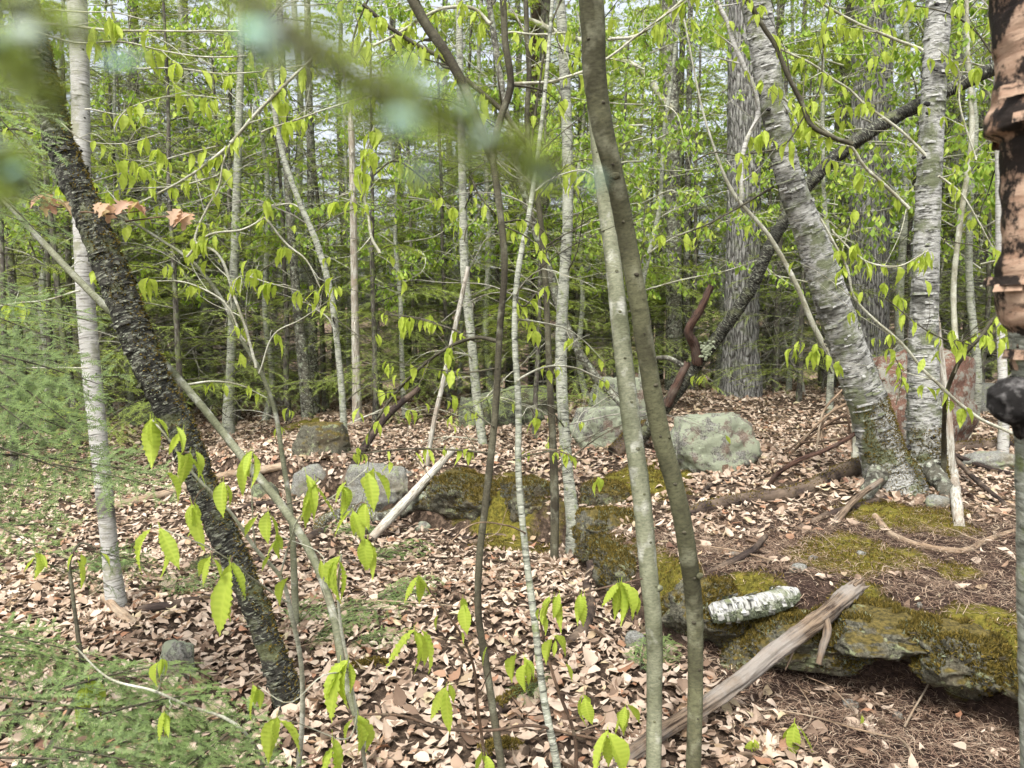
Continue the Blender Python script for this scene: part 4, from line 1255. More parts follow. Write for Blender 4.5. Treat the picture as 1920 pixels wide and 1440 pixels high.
# ------------------------------------------------------------------ saplings with branches and leaves
def branch(parent, pts_px, w0, w1, mat, leaves=0, size=0.06, t0=0.2, d=None, meshes=LEAF_MID, twigs=0, name='branch', leaf='leaf', nl=(1, 4)):
    pts = trace(pts_px, d)
    dd = [q[2] if len(q) > 2 else d for q in pts_px]
    n = len(pts)
    rad = [wid((w0 + (w1 - w0) * i / (n - 1)) * 0.8, dd[i]) for i in range(n)]
    g = Geo()
    c, r, V = sweep(g, pts, rad, 12 if w0 > 6 else 6, 0.018, (0.006 if w0 > 12 and 'wood' in mat else 0.0012) if w0 > 6 else 0, 24, int(pts_px[0][0]), wob=0.006)
    tips = []
    L = np.linalg.norm(np.diff(c, axis=0), axis=1).sum()
    for k in range(twigs):
        i = int(len(c) * (t0 + (1 - t0) * (k + rng.random()) / max(1, twigs))); i = min(i, len(c) - 2)
        dirv = c[i + 1] - c[i]; dirv /= np.linalg.norm(dirv) + 1e-9
        v = dirv * 0.8 + rng.normal(size=3) * np.array([0.6, 0.5, 0.5])
        v /= np.linalg.norm(v)
        l = L * (0.15 + 0.28 * rng.random())
        l = min(l, 0.55)
        e1 = c[i] + v * l * 0.5 + rng.normal(size=3) * 0.02; e2 = c[i] + v * l + rng.normal(size=3) * 0.03
        sweep(g, [c[i], e1, e2], [max(r[i] * 0.5, 0.0014), 0.0013, 0.0008], 5, 0.03, seed=k, wob=0.004)
        tips += [e1, e2]
    o = g.build(name, mat, parent)
    leaves = int(leaves * 1.35)
    for k in range(leaves):
        if tips and rng.random() < 0.55: p = tips[rng.integers(len(tips))]
        else: p = c[min(len(c) - 1, int(len(c) * (t0 + (1 - t0) * (k + rng.random()) / leaves)))]
        cluster(o, p, rng.integers(*nl), size * (0.75 + 0.5 * rng.random()), meshes, leaf)
    return o, c

def sapling(label, pts_px, mat, seed, ext=0.8, step=0.015, name='beech_sapling', cat='sapling', ws=0.66):
    t, c, r, V = trunk_tree(name, label, pts_px, mat, 16, step, 0.0012, 40, 1.5, seed=seed, ext=ext, cat=cat, ws=ws)
    return t, c

# thin central sapling with two upper limbs
SC, c = sapling('thin dark sapling in the centre that forks below the blurred twig', [(922, 285, 2.45, 20), (938, 400, 2.45, 19), (946, 490, 2.45, 19), (937, 620, 2.45, 19), (928, 780, 2.45, 20), (912, 930, 2.42, 21), (898, 1060, 2.4, 21), (897, 1150, 2.4, 21),
    (912, 1250, 2.4, 22), (930, 1370, 2.38, 23), (945, 1480, 2.35, 26)], 'dark_twig_bark', 201, ext=0)
branch(SC, [(922, 290, 2.45), (940, 225, 2.45), (960, 165, 2.45), (950, 80, 2.45), (946, -40, 2.45)], 17, 15, 'dark_twig_bark', 5, 0.05, 0.3, twigs=4)
branch(SC, [(924, 300, 2.46), (895, 225, 2.48), (868, 155, 2.5), (835, 95, 2.5), (800, 45, 2.5), (765, -20, 2.5)], 20, 24, 'dark_twig_bark', 6, 0.05, 0.2, twigs=4)
branch(SC, [(936, 640, 2.45), (900, 632, 2.5), (860, 642, 2.55), (800, 680, 2.6), (745, 735, 2.7), (700, 800, 2.8), (678, 835, 2.85)], 10, 4, 'dark_twig_bark', 10, 0.05, 0.15, twigs=5)
branch(SC, [(900, 640, 2.5), (850, 618, 2.6), (800, 602, 2.7), (720, 590, 2.8)], 5, 3, 'dark_twig_bark', 12, 0.05, 0.1, twigs=5)
branch(SC, [(940, 415, 2.45), (985, 412, 2.5), (1010, 425, 2.5), (1030, 445, 2.5)], 5, 3, 'dark_twig_bark', 3, 0.05)
branch(SC, [(940, 418, 2.45), (985, 440, 2.45), (1025, 478, 2.45)], 4, 2, 'dark_twig_bark', 3, 0.045)
branch(SC, [(930, 850, 2.43), (860, 842, 2.5), (780, 840, 2.55), (700, 845, 2.6), (640, 848, 2.7)], 6, 3, 'dark_twig_bark', 9, 0.045, 0.1, twigs=4)
branch(SC, [(926, 800, 2.43), (880, 770, 2.6), (840, 745, 2.7)], 4, 2, 'dark_twig_bark', 4, 0.045, 0.3, twigs=2)
branch(SC, [(934, 690, 2.44), (870, 700, 2.5), (800, 690, 2.6), (760, 685, 2.6)], 4, 2, 'dark_twig_bark', 8, 0.055, 0.2, twigs=4)

# second grey sapling
SE, c_se = sapling('thin grey lichen-spotted sapling right of the dark central one', [(1012, 260, 2.9, 12), (992, 400, 2.8, 14), (970, 520, 2.7, 16), (965, 620, 2.65, 17), (972, 760, 2.6, 18), (972, 880, 2.55, 19), (985, 1030, 2.5, 20), (1003, 1170, 2.45, 21),
    (1020, 1310, 2.4, 22), (1045, 1440, 2.36, 24), (1055, 1520, 2.35, 26)], 'grey_birch_bark', 202, ext=1.0)
branch(SE, [(970, 715, 2.6), (1010, 695, 2.7), (1050, 688, 2.8), (1090, 695, 2.9), (1135, 715, 3.0), (1165, 745, 3.1)], 6, 3, 'pale_twig_bark', 5, 0.05, 0.2, twigs=3)
branch(SE, [(968, 600, 2.65), (1010, 605, 2.8), (1070, 620, 2.9), (1130, 680, 3.0)], 5, 2, 'pale_twig_bark', 8, 0.05, 0.1, twigs=4)
branch(SE, [(972, 860, 2.55), (1000, 845, 2.6), (1040, 842, 2.65), (1075, 858, 2.7)], 5, 3, 'tan_stick', 5, 0.05, 0.1, twigs=2)
branch(SE, [(985, 1000, 2.5), (950, 985, 2.4), (880, 985, 2.3), (840, 1020, 2.25)], 5, 2, 'tan_stick', 0)
branch(SE, [(968, 560, 2.68), (985, 575, 2.6), (1010, 545, 2.6), (1030, 535, 2.6)], 5, 2, 'dark_twig_bark', 4, 0.05)

# smooth grey sapling that leans left across the black birch
SG, c_sg = sapling('smooth grey leaning sapling that passes behind the dark leaning birch', [(-60, 300, 3.35, 17), (0, 365, 3.3, 17), (90, 465, 3.28, 18), (180, 558, 3.25, 20), (300, 672, 3.2, 21), (385, 770, 3.1, 22), (455, 858, 3.0, 23), (540, 965, 2.9, 24), (600, 1075, 2.8, 24),
    (628, 1165, 2.75, 24), (642, 1250, 2.7, 23), (670, 1350, 2.6, 24), (692, 1440, 2.55, 26)], 'beech_bark', 203, ext=1.0)
branch(SG, [(345, 722, 3.15), (400, 715, 3.2), (450, 722, 3.25), (500, 745, 3.3)], 6, 2, 'pale_twig_bark', 5, 0.05)

# thin sapling of the upper left with many pale arching branches
SL, c_sl = sapling('slender pale sapling with arching branches and hanging leaves left of the snag', [(200, 392, 3.6, 6), (262, 425, 3.6, 7), (310, 455, 3.6, 8), (350, 482, 3.6, 9), (415, 560, 3.6, 11), (455, 640, 3.6, 12), (490, 700, 3.6, 12), (515, 770, 3.6, 13), (530, 860, 3.6, 14), (545, 960, 3.6, 15), (552, 1090, 3.6, 16)], 'beech_bark', 204, ext=0)
for pts, w0, w1, nl_, tw_ in [
    ([(480, 690), (440, 560), (400, 470), (366, 450), (370, 430), (388, 388), (410, 345), (418, 300), (432, 268)], 7, 4, 8, 4),
    ([(432, 268), (490, 205), (548, 145), (600, 90)], 8, 6, 10, 5),
    ([(425, 275), (370, 322), (310, 355), (255, 382), (190, 398)], 7, 3, 14, 6),
    ([(405, 275), (310, 300), (230, 325), (165, 345)], 4, 2, 10, 5),
    ([(412, 325), (340, 347), (250, 352), (180, 365)], 4, 2, 8, 4),
    ([(490, 248), (560, 222), (640, 196), (700, 180)], 5, 3, 8, 4),
    ([(215, 248), (230, 215), (280, 188), (350, 178), (430, 185)], 4, 2, 8, 4),
    ([(485, 700), (520, 620), (560, 600), (620, 560)], 4, 2, 5, 3),
    ([(460, 640), (410, 560), (350, 530), (280, 528), (235, 540)], 5, 2, 9, 5),
    ([(350, 482), (380, 448), (450, 430), (497, 405)], 6, 4, 5, 3),
    ([(495, 408), (540, 458), (570, 482), (600, 540)], 6, 3, 4, 2),
    ([(425, 570), (450, 520), (500, 530), (560, 545)], 4, 2, 6, 3)]:
    branch(SL, pts, w0, w1, 'pale_twig_bark', nl_, 0.075, 0.1, d=3.5, twigs=tw_)
# horizontal limbs at the top left
for pts, w0, w1, nl_ in [([(40, 42), (130, 47), (190, 53), (275, 58), (385, 57), (450, 55)], 7, 4, 4), ([(50, 52), (130, 75), (250, 82), (300, 95), (430, 105), (480, 103)], 5, 3, 6),
                         ([(90, 22), (140, 25), (230, 28), (300, 50)], 4, 2, 3), ([(250, 128), (310, 128), (420, 135), (570, 125)], 4, 3, 7), ([(115, 230), (150, 260), (220, 270), (300, 250)], 3, 2, 5)]:
    branch(BB, pts, w0, w1, 'pale_twig_bark', nl_, 0.07, 0.25, d=3.0, twigs=4)
for bp, lv in [([(150, 398), (200, 400), (240, 396), (280, 392)], [(190, 378, 2), (212, 384, 2), (236, 380, 3), (262, 386, 2), (205, 400, 1)]), ([(120, 388), (95, 382), (75, 375)], [(85, 362, 2), (100, 372, 2)]), ([(235, 415), (300, 408), (345, 402)], [(340, 396, 2), (358, 400, 2)])]:
    o, c = branch(BB, bp, 4, 2, 'red_twig_bark', 0, d=2.9)
    for px, py, n in lv: cluster(o, P(px, py, 2.88), n, 0.075, LEAF_RED, 'maple_leaf', spread=1.6)
branch(BB, [(60, 250), (30, 240), (-20, 250)], 6, 4, 'dark_twig_bark', 2, 0.06, d=3.0)
branch(WB, [(160, 205), (220, 213), (300, 215)], 4, 2, 'pale_twig_bark', 4, 0.07, d=3.8, twigs=2)
branch(WB, [(150, 545), (90, 560), (20, 572), (-30, 580)], 5, 3, 'pale_twig_bark', 7, 0.08, d=3.7, twigs=3)
branch(WB, [(165, 690), (100, 690), (0, 692)], 4, 2, 'pale_twig_bark', 0, d=3.7)

# crossing limbs at the top centre
ST, c_st = sapling('dark-limbed beech behind the central fork with limbs crossing at the top', [(984, -60, 4.6, 13), (988, 60, 4.6, 14), (992, 140, 4.6, 14), (988, 230, 4.6, 15), (995, 300, 4.6, 16), (1012, 400, 4.6, 16), (1022, 520, 4.6, 17), (1030, 700, 4.6, 18), (1040, 930, 4.7, 20)], 'dark_twig_bark', 205, ext=1.5)
for pts, w0, w1, nl_, mt in [
    ([(992, 275), (965, 240), (940, 205), (900, 170), (860, 140), (830, 110), (780, 85), (730, 52), (680, 10)], 13, 9, 16, 'dark_twig_bark'),
    ([(920, 45), (890, 15), (840, 14), (800, 30), (742, 65), (700, 85)], 9, 6, 12, 'pale_twig_bark'),
    ([(960, 155), (1040, 150), (1095, 135), (1140, 110), (1190, 70), (1225, 42), (1290, 0)], 7, 4, 10, 'pale_twig_bark'),
    ([(950, 62), (1020, 62), (1060, 60)], 6, 4, 5, 'pale_twig_bark'),
    ([(1140, 75), (1190, 68), (1240, 30), (1320, -30)], 8, 5, 4, 'pale_twig_bark'),
    ([(690, 70), (665, 110), (665, 60), (700, -20)], 6, 4, 8, 'dark_twig_bark'),
    ([(985, 330), (1000, 240), (1010, 160), (1030, 60), (1060, -20)], 7, 4, 8, 'dark_twig_bark'),
    ([(880, 330), (900, 370), (930, 405)], 5, 3, 5, 'dark_twig_bark'),
    ([(1000, 360), (1040, 330), (1090, 320), (1140, 350)], 5, 3, 10, 'pale_twig_bark')]:
    branch(ST, pts, w0, w1, mt, nl_, 0.095, 0.05, d=4.3, twigs=7)
branch(ST, [(712, 475), (700, 455), (690, 400), (680, 365), (684, 295), (700, 235)], 7, 4, 'pale_twig_bark', 16, 0.09, 0.1, d=4.4, twigs=7)
branch(ST, [(700, 330), (740, 300), (790, 330), (830, 370)], 4, 3, 'dark_twig_bark', 16, 0.09, 0.1, d=4.4, twigs=6)

branch(SREF['dark lichen-spotted trunk left of the furrowed pine by the boulder'], [(1258, 205), (1240, 185), (1215, 145), (1180, 120), (1150, 105), (1085, 75), (1045, 62), (1010, 45), (960, 28), (905, -10)], 17, 12, 'pale_twig_bark', 14, 0.10, 0.1, d=10.4, twigs=6)
# sapling stems and limbs at the right
SR, c = sapling('pale beech stem slanting behind the leaning birch stem', [(1330, 250, 5.6, 6), (1375, 362, 5.6, 10), (1440, 440, 5.6, 12), (1492, 532, 5.6, 14), (1530, 620, 5.6, 15), (1556, 668, 5.6, 16), (1585, 730, 5.6, 17), (1605, 800, 5.7, 18)], 'pale_twig_bark', 206, ext=0.8)
for pts, w0, w1, nl_, mt, dd in [
    ([(1390, 375), (1400, 265), (1420, 220), (1415, 165), (1395, 120), (1375, 80), (1365, 45), (1335, -10)], 11, 10, 10, 'clean_birch_bark', 4.3),
    ([(1600, 270), (1560, 258), (1520, 235), (1500, 190), (1475, 140), (1455, 90), (1430, 50), (1392, -15)], 11, 10, 14, 'dark_twig_bark', 4.2),
    ([(1400, 290), (1470, 270), (1505, 220), (1535, 170), (1545, 90), (1556, 0)], 4, 3, 14, 'dark_twig_bark', 4.2),
    ([(1730, 95), (1660, 66), (1620, 50), (1580, 30), (1515, -10)], 7, 5, 12, 'pale_twig_bark', 4.4),
    ([(1735, 292), (1700, 255), (1660, 222), (1620, 195), (1590, 165), (1560, 145), (1520, 120), (1460, 88)], 7, 4, 14, 'pale_twig_bark', 4.5),
    ([(1705, 392), (1660, 350), (1620, 310), (1595, 275), (1560, 255), (1500, 208), (1468, 182)], 8, 5, 14, 'pale_twig_bark', 4.4),
    ([(1450, 350), (1400, 382), (1340, 415), (1270, 442)], 6, 3, 8, 'dark_twig_bark', 5.0),
    ([(1900, 812), (1830, 780), (1740, 700), (1690, 642), (1640, 600), (1600, 552), (1588, 500), (1560, 448), (1538, 408)], 8, 5, 10, 'pale_twig_bark', 4.4),
    ([(1760, 330), (1800, 360), (1832, 412), (1862, 462)], 6, 3, 9, 'pale_twig_bark', 4.6),
    ([(1870, 600), (1800, 640), (1740, 620), (1660, 560)], 4, 3, 18, 'dark_twig_bark', 4.3),
    ([(1560, 430), (1620, 490), (1680, 500), (1740, 470)], 5, 3, 16, 'pale_twig_bark', 4.3),
    ([(1680, 760), (1690, 700), (1660, 640)], 3, 2, 6, 'dark_twig_bark', 4.2),
    ([(1860, 100), (1830, 60), (1790, 30), (1700, 10)], 5, 3, 14, 'dark_twig_bark', 4.5),
    ([(1830, 300), (1800, 200), (1790, 120), (1760, 90)], 5, 3, 14, 'pale_twig_bark', 4.6),
    ([(1560, 700), (1545, 660), (1510, 640), (1480, 665)], 4, 2, 6, 'dark_twig_bark', 4.4),
    ([(1300, 305), (1340, 285), (1400, 290), (1450, 262)], 4, 2, 6, 'dark_twig_bark', 3.6)]:
    branch(SR, pts, w0, w1, mt, nl_, 0.085, 0.05, d=dd, twigs=6)
SX, c = sapling('short dark leaning stub with a leaf tuft at the far right', [(1862, 597, 4.2, 9), (1840, 630, 4.2, 10), (1812, 660, 4.25, 11), (1780, 720, 4.4, 12), (1770, 800, 4.6, 12), (1770, 850, 4.8, 12)], 'dark_twig_bark', 207, ext=0)
branch(SX, [(1862, 597), (1870, 590), (1880, 584)], 3, 2, 'dark_twig_bark', 3, 0.06, d=4.2)
branch(SX, [(1790, 700), (1800, 660), (1790, 640), (1830, 650), (1890, 630)], 4, 2, 'dark_twig_bark', 10, 0.085, d=4.2, twigs=3)

# web of bare arching twigs on the stems of the middle distance
def bare_branch(parent, p0, yaw, L, rise, mat, r0, leaves):
    d = np.array([math.cos(yaw), math.sin(yaw) * 0.6, rise])
    pts = [p0]
    for k in range(5):
        d = d + rng.normal(size=3) * 0.16; d[2] -= 0.16
        pts.append(pts[-1] + d / np.linalg.norm(d) * L / 5)
    g = Geo()
    c, r, V = sweep(g, pts, [r0, r0 * 0.8, r0 * 0.62, r0 * 0.48, r0 * 0.36, r0 * 0.22], 5, 0.05, seed=int(L * 100), wob=0.012, cap=False)
    tips = [c[-1]]
    for k in range(7):
        i = rng.integers(len(c) // 5, len(c) - 1)
        v = (c[i + 1] - c[i]) / (np.linalg.norm(c[i + 1] - c[i]) + 1e-9) * 0.8 + rng.normal(size=3) * 0.5
        l = L * (0.12 + 0.3 * rng.random())
        e = c[i] + v / np.linalg.norm(v) * l
        sweep(g, [c[i], (c[i] + e) / 2 + rng.normal(size=3) * 0.06 * l, e - [0, 0, 0.1 * l]], [r[i] * 0.55, r[i] * 0.4, r0 * 0.16], 4, 0.06, seed=k, cap=False)
        tips.append(e - [0, 0, 0.1 * l])
    o = g.build('bare_branch', mat, parent)
    for k in range(leaves): cluster(o, tips[rng.integers(len(tips))], rng.integers(1, 4), 0.07, LEAF_MID)
for tr, c, mat, dd in WEB + [(ST, c_st, '', 4.6), (SL, c_sl, '', 3.6), (SE, c_se, '', 2.6), (SG, c_sg, '', 3.0)]:
    zb = c[-1][2]
    for k in range(13 if dd > 4 else 7):
        ok = [i for i in range(len(c)) if 0.5 < c[i][2] - zb < 4.2]
        if not ok: continue
        p0 = c[ok[rng.integers(len(ok))]]
        bare_branch(tr, p0, rng.random() * 6.28, (0.5 + 0.9 * rng.random()) * (1.0 if dd > 4 else 0.6), 0.5 + 0.5 * rng.random(), ['pale_twig_bark', 'dark_twig_bark', 'dead_twig'][rng.integers(3)], 0.0075 if dd > 6 else (0.006 if dd > 4 else 0.003), 2 if dd < 8 and k % 2 else 0)

# leaning dead limb behind the birch
t, c, r, V = trunk_tree('leaning_dead_tree', 'long dead lichen-crusted stem leaning diagonally behind the silver birch', [(1960, 90, 5.6, 34), (1850, 135, 5.6, 34), (1725, 195, 5.7, 34), (1605, 265, 5.8, 34), (1525, 335, 5.9, 32), (1455, 440, 6.0, 32), (1405, 545, 6.1, 32), (1355, 620, 6.2, 32),
    (1305, 685, 6.3, 32), (1250, 760, 6.4, 34), (1195, 830, 6.5, 34), (1165, 870, 6.5, 34)], 'black_birch_bark', 28, 0.014, 0.012, 20, 1.2, seed=51, ext=1.0, ws=0.72)
b, c_ = branch(t, [(1307, 680, 6.25), (1302, 650, 6.2), (1290, 620, 6.15), (1312, 580, 6.1), (1332, 535, 6.1)], 26, 15, 'rusty_wood', 0)
b['label'] = 'broken red-brown limb'
branch(t, [(1290, 690, 6.3), (1250, 672, 6.3), (1220, 672, 6.3)], 14, 8, 'lichen_bark', 0)
branch(t, [(1250, 760, 6.35), (1268, 720, 6.3), (1290, 680, 6.3)], 22, 18, 'rusty_wood', 0)
g = Geo()
for i in range(60):
    p = P(1325 + rng.normal() * 6, 655 + rng.normal() * 8, 6.16); knob(g, p, (0, -1, 0), 0.008 + 0.006 * rng.random(), i)
l = g.build('lichen_patch', 'lichen_tuft', t); l['kind'] = 'stuff'

# ------------------------------------------------------------------ background beeches with small lime leaves
def beech_crown(H, seed, nleaf=900):
    g, lv = Geo(), Geo()
    P_, D_ = [], []
    for i in range(34):
        z = H * (0.25 + 0.7 * (i + rng.random()) / 34)
        a = i * 2.4 + rng.normal() * 0.4
        L = 0.30 * H * (1.1 - z / H) + 0.5
        pts = [np.array([0, 0, z])]
        d = np.array([math.cos(a), math.sin(a), 0.35])
        for k in range(4):
            d = d + rng.normal(size=3) * 0.25; d[2] -= 0.06
            pts.append(pts[-1] + d / np.linalg.norm(d) * L / 4)
        sweep(g, pts, [0.011, 0.008, 0.005, 0.003, 0.0015], 4, 0.1, seed=i, cap=False)
        for k in range(6):
            j = rng.integers(1, 5); u = rng.random(); q = pts[j - 1] * (1 - u) + pts[j] * u
            e = q + rng.normal(size=3) * np.array([0.3, 0.3, 0.12]) * L * 0.6
            sweep(g, [q, (q + e) / 2 + rng.normal(size=3) * 0.03, e], [0.004, 0.003, 0.0015], 3, 0.12, seed=k, cap=False)
            for w in rng.random(nleaf // 110): P_.append(q + (e - q) * w)
            P_.append(e)
    P_ = np.repeat(np.array(P_), 2, 0) + rng.normal(size=(len(P_) * 2, 3)) * 0.03
    n = len(P_)
    a = rng.random(n) * 6.283
    d = np.stack([np.cos(a) * 0.5, np.sin(a) * 0.5, -1 + 0.4 * rng.random(n)], 1); d /= np.linalg.norm(d, axis=1)[:, None]
    s = np.cross(d, np.stack([np.cos(a), np.sin(a), 0.5 + a * 0], 1)); s /= np.linalg.norm(s, axis=1)[:, None]
    nn = np.cross(s, d)
    ln = (0.045 + 0.04 * rng.random(n))[:, None]
    W = np.stack([P_, P_ + d * ln * 0.5 + s * ln * 0.28 - nn * ln * 0.1, P_ + d * ln, P_ + d * ln * 0.5 - s * ln * 0.28 - nn * ln * 0.1], 1)
    lv.add(W.reshape(-1, 3), (np.array([(0, 1, 2), (0, 2, 3)])[None] + (np.arange(n) * 4)[:, None, None]).reshape(-1, 3))
    return lv.mesh('crown', 'beech_leaf_far', smooth=False), g.mesh('branch_framework', 'pale_twig_bark')
BCROWN = [beech_crown(6, 1), beech_crown(7.5, 2), beech_crown(5, 3)]
BTRUNK = [bg_trunk(h, 0.035, 'grey_birch_bark', 90 + i, 0.25) for i, h in enumerate((6, 7.5, 5))]
for i, (px, d) in enumerate([(80, 9.5), (250, 11), (480, 10.2), (760, 9), (930, 10.5), (1110, 9.8), (1200, 7.8), (1340, 11.5), (1480, 10.6), (1560, 8.2), (1700, 9), (1830, 8), (1920, 10), (660, 12.5), (380, 13), (1010, 13.5), (1250, 13), (1600, 13), (860, 12), (1450, 13.5)]):
    x = (px - 960) / FPX * d
    t = thing('beech_tree', 'slender beech with sparse lime-green new leaves among the background trees', 'tree', (x, d, float(zg(x, d))), 'background beeches coming into leaf')
    t.rotation_euler = (0, 0, rng.random() * 6.28); s = 0.8 + 0.45 * rng.random(); t.scale = (s, s, s)
    gap_label(t, 'lime-leaved background beech', x, d)
    k = i % 3
    link('trunk', BTRUNK[k], t); c_ = link('crown', BCROWN[k][0], t); link('branch_framework', BCROWN[k][1], c_)

# ------------------------------------------------------------------ logs, sticks, roots on the ground
def log(name, label, pts, mat, cat='log', ground_pts=True, lift=0.6, seg=16, step=0.012, rough=0.005, freq=22, fz=0.3, ridged=0, seed=1, group=None, cap_jag=0):
    if ground_pts:
        P3, rad = [], []
        for q in pts:
            p = G(q[0], q[1]); r_ = wid(q[2], p[1]); P3.append(p + [0, 0, r_ * lift + (q[3] if len(q) > 3 else 0)]); rad.append(r_)
    else:
        P3 = [P(q[0], q[1], q[2]) for q in pts]; rad = [wid(q[3], q[2]) for q in pts]
    P3 = np.array(P3)
    t = thing(name, label, cat, P3[0], group)
    g = Geo()
    c, r, V = sweep(g, P3, rad, seg, step, rough, freq, seed, ridged, fz=fz)
    g.build('body', mat, t)
    return t, c, r, V
t, c, r, V = log('split_log', 'long split weathered grey-brown log sloping off the mossy ledge', [(1612, 1097, 3.34, 22), (1600, 1106, 3.3, 30), (1540, 1158, 3.12, 32), (1450, 1225, 2.96, 31), (1380, 1282, 2.84, 30), (1300, 1338, 2.7, 29), (1240, 1374, 2.6, 28), (1165, 1428, 2.5, 29), (1100, 1475, 2.44, 26)],
    'weathered_wood', ground_pts=False, seg=48, step=0.007, rough=0.014, freq=60, fz=0.07, ridged=1, seed=5)
for k, (a, b) in enumerate([((1600, 1100), (1622, 1082)), ((1606, 1110), (1632, 1098)), ((1590, 1104), (1606, 1084))]):
    g = Geo(); sweep(g, [P(*a, 3.28), P((a[0] + b[0]) / 2, (a[1] + b[1]) / 2 - 1, 3.3), P(*b, 3.33)], [0.013, 0.009, 0.001], 8, 0.008, 0.003, 60, k); g.build('splinter', 'weathered_wood', t)
branch(t, [(1545, 1150, 3.12), (1552, 1185, 3.06), (1543, 1215, 3.04), (1535, 1245, 3.03)], 24, 14, 'weathered_wood', 0, name='branch_stub')
branch(t, [(1490, 1205, 3.0), (1482, 1230, 3.0), (1470, 1255, 3.0)], 8, 4, 'weathered_wood', 0, name='branch_stub')
t, c, r, V = log('birch_log', 'short white birch log lying on the mossy ledge', [(1332, 1150, 3.26, 28), (1340, 1148, 3.26, 38), (1380, 1141, 3.28, 41), (1430, 1132, 3.31, 42), (1476, 1117, 3.35, 38), (1494, 1111, 3.37, 20)], 'white_birch_bark', ground_pts=False, seg=36, step=0.006, rough=0.002, freq=40, fz=4, seed=9)
trunk_moss(t, V, 12000, (0, -0.7, -1), 'lichen_tuft', 0, 1, 0.008, -0.15)
curls(t, V, 50, 'white_birch_bark', w=0.02, seed=6)
trunk_moss(t, V, 4000, (-1, -0.3, -0.3), 'moss', 0, 0.4, 0.01, 0.1)
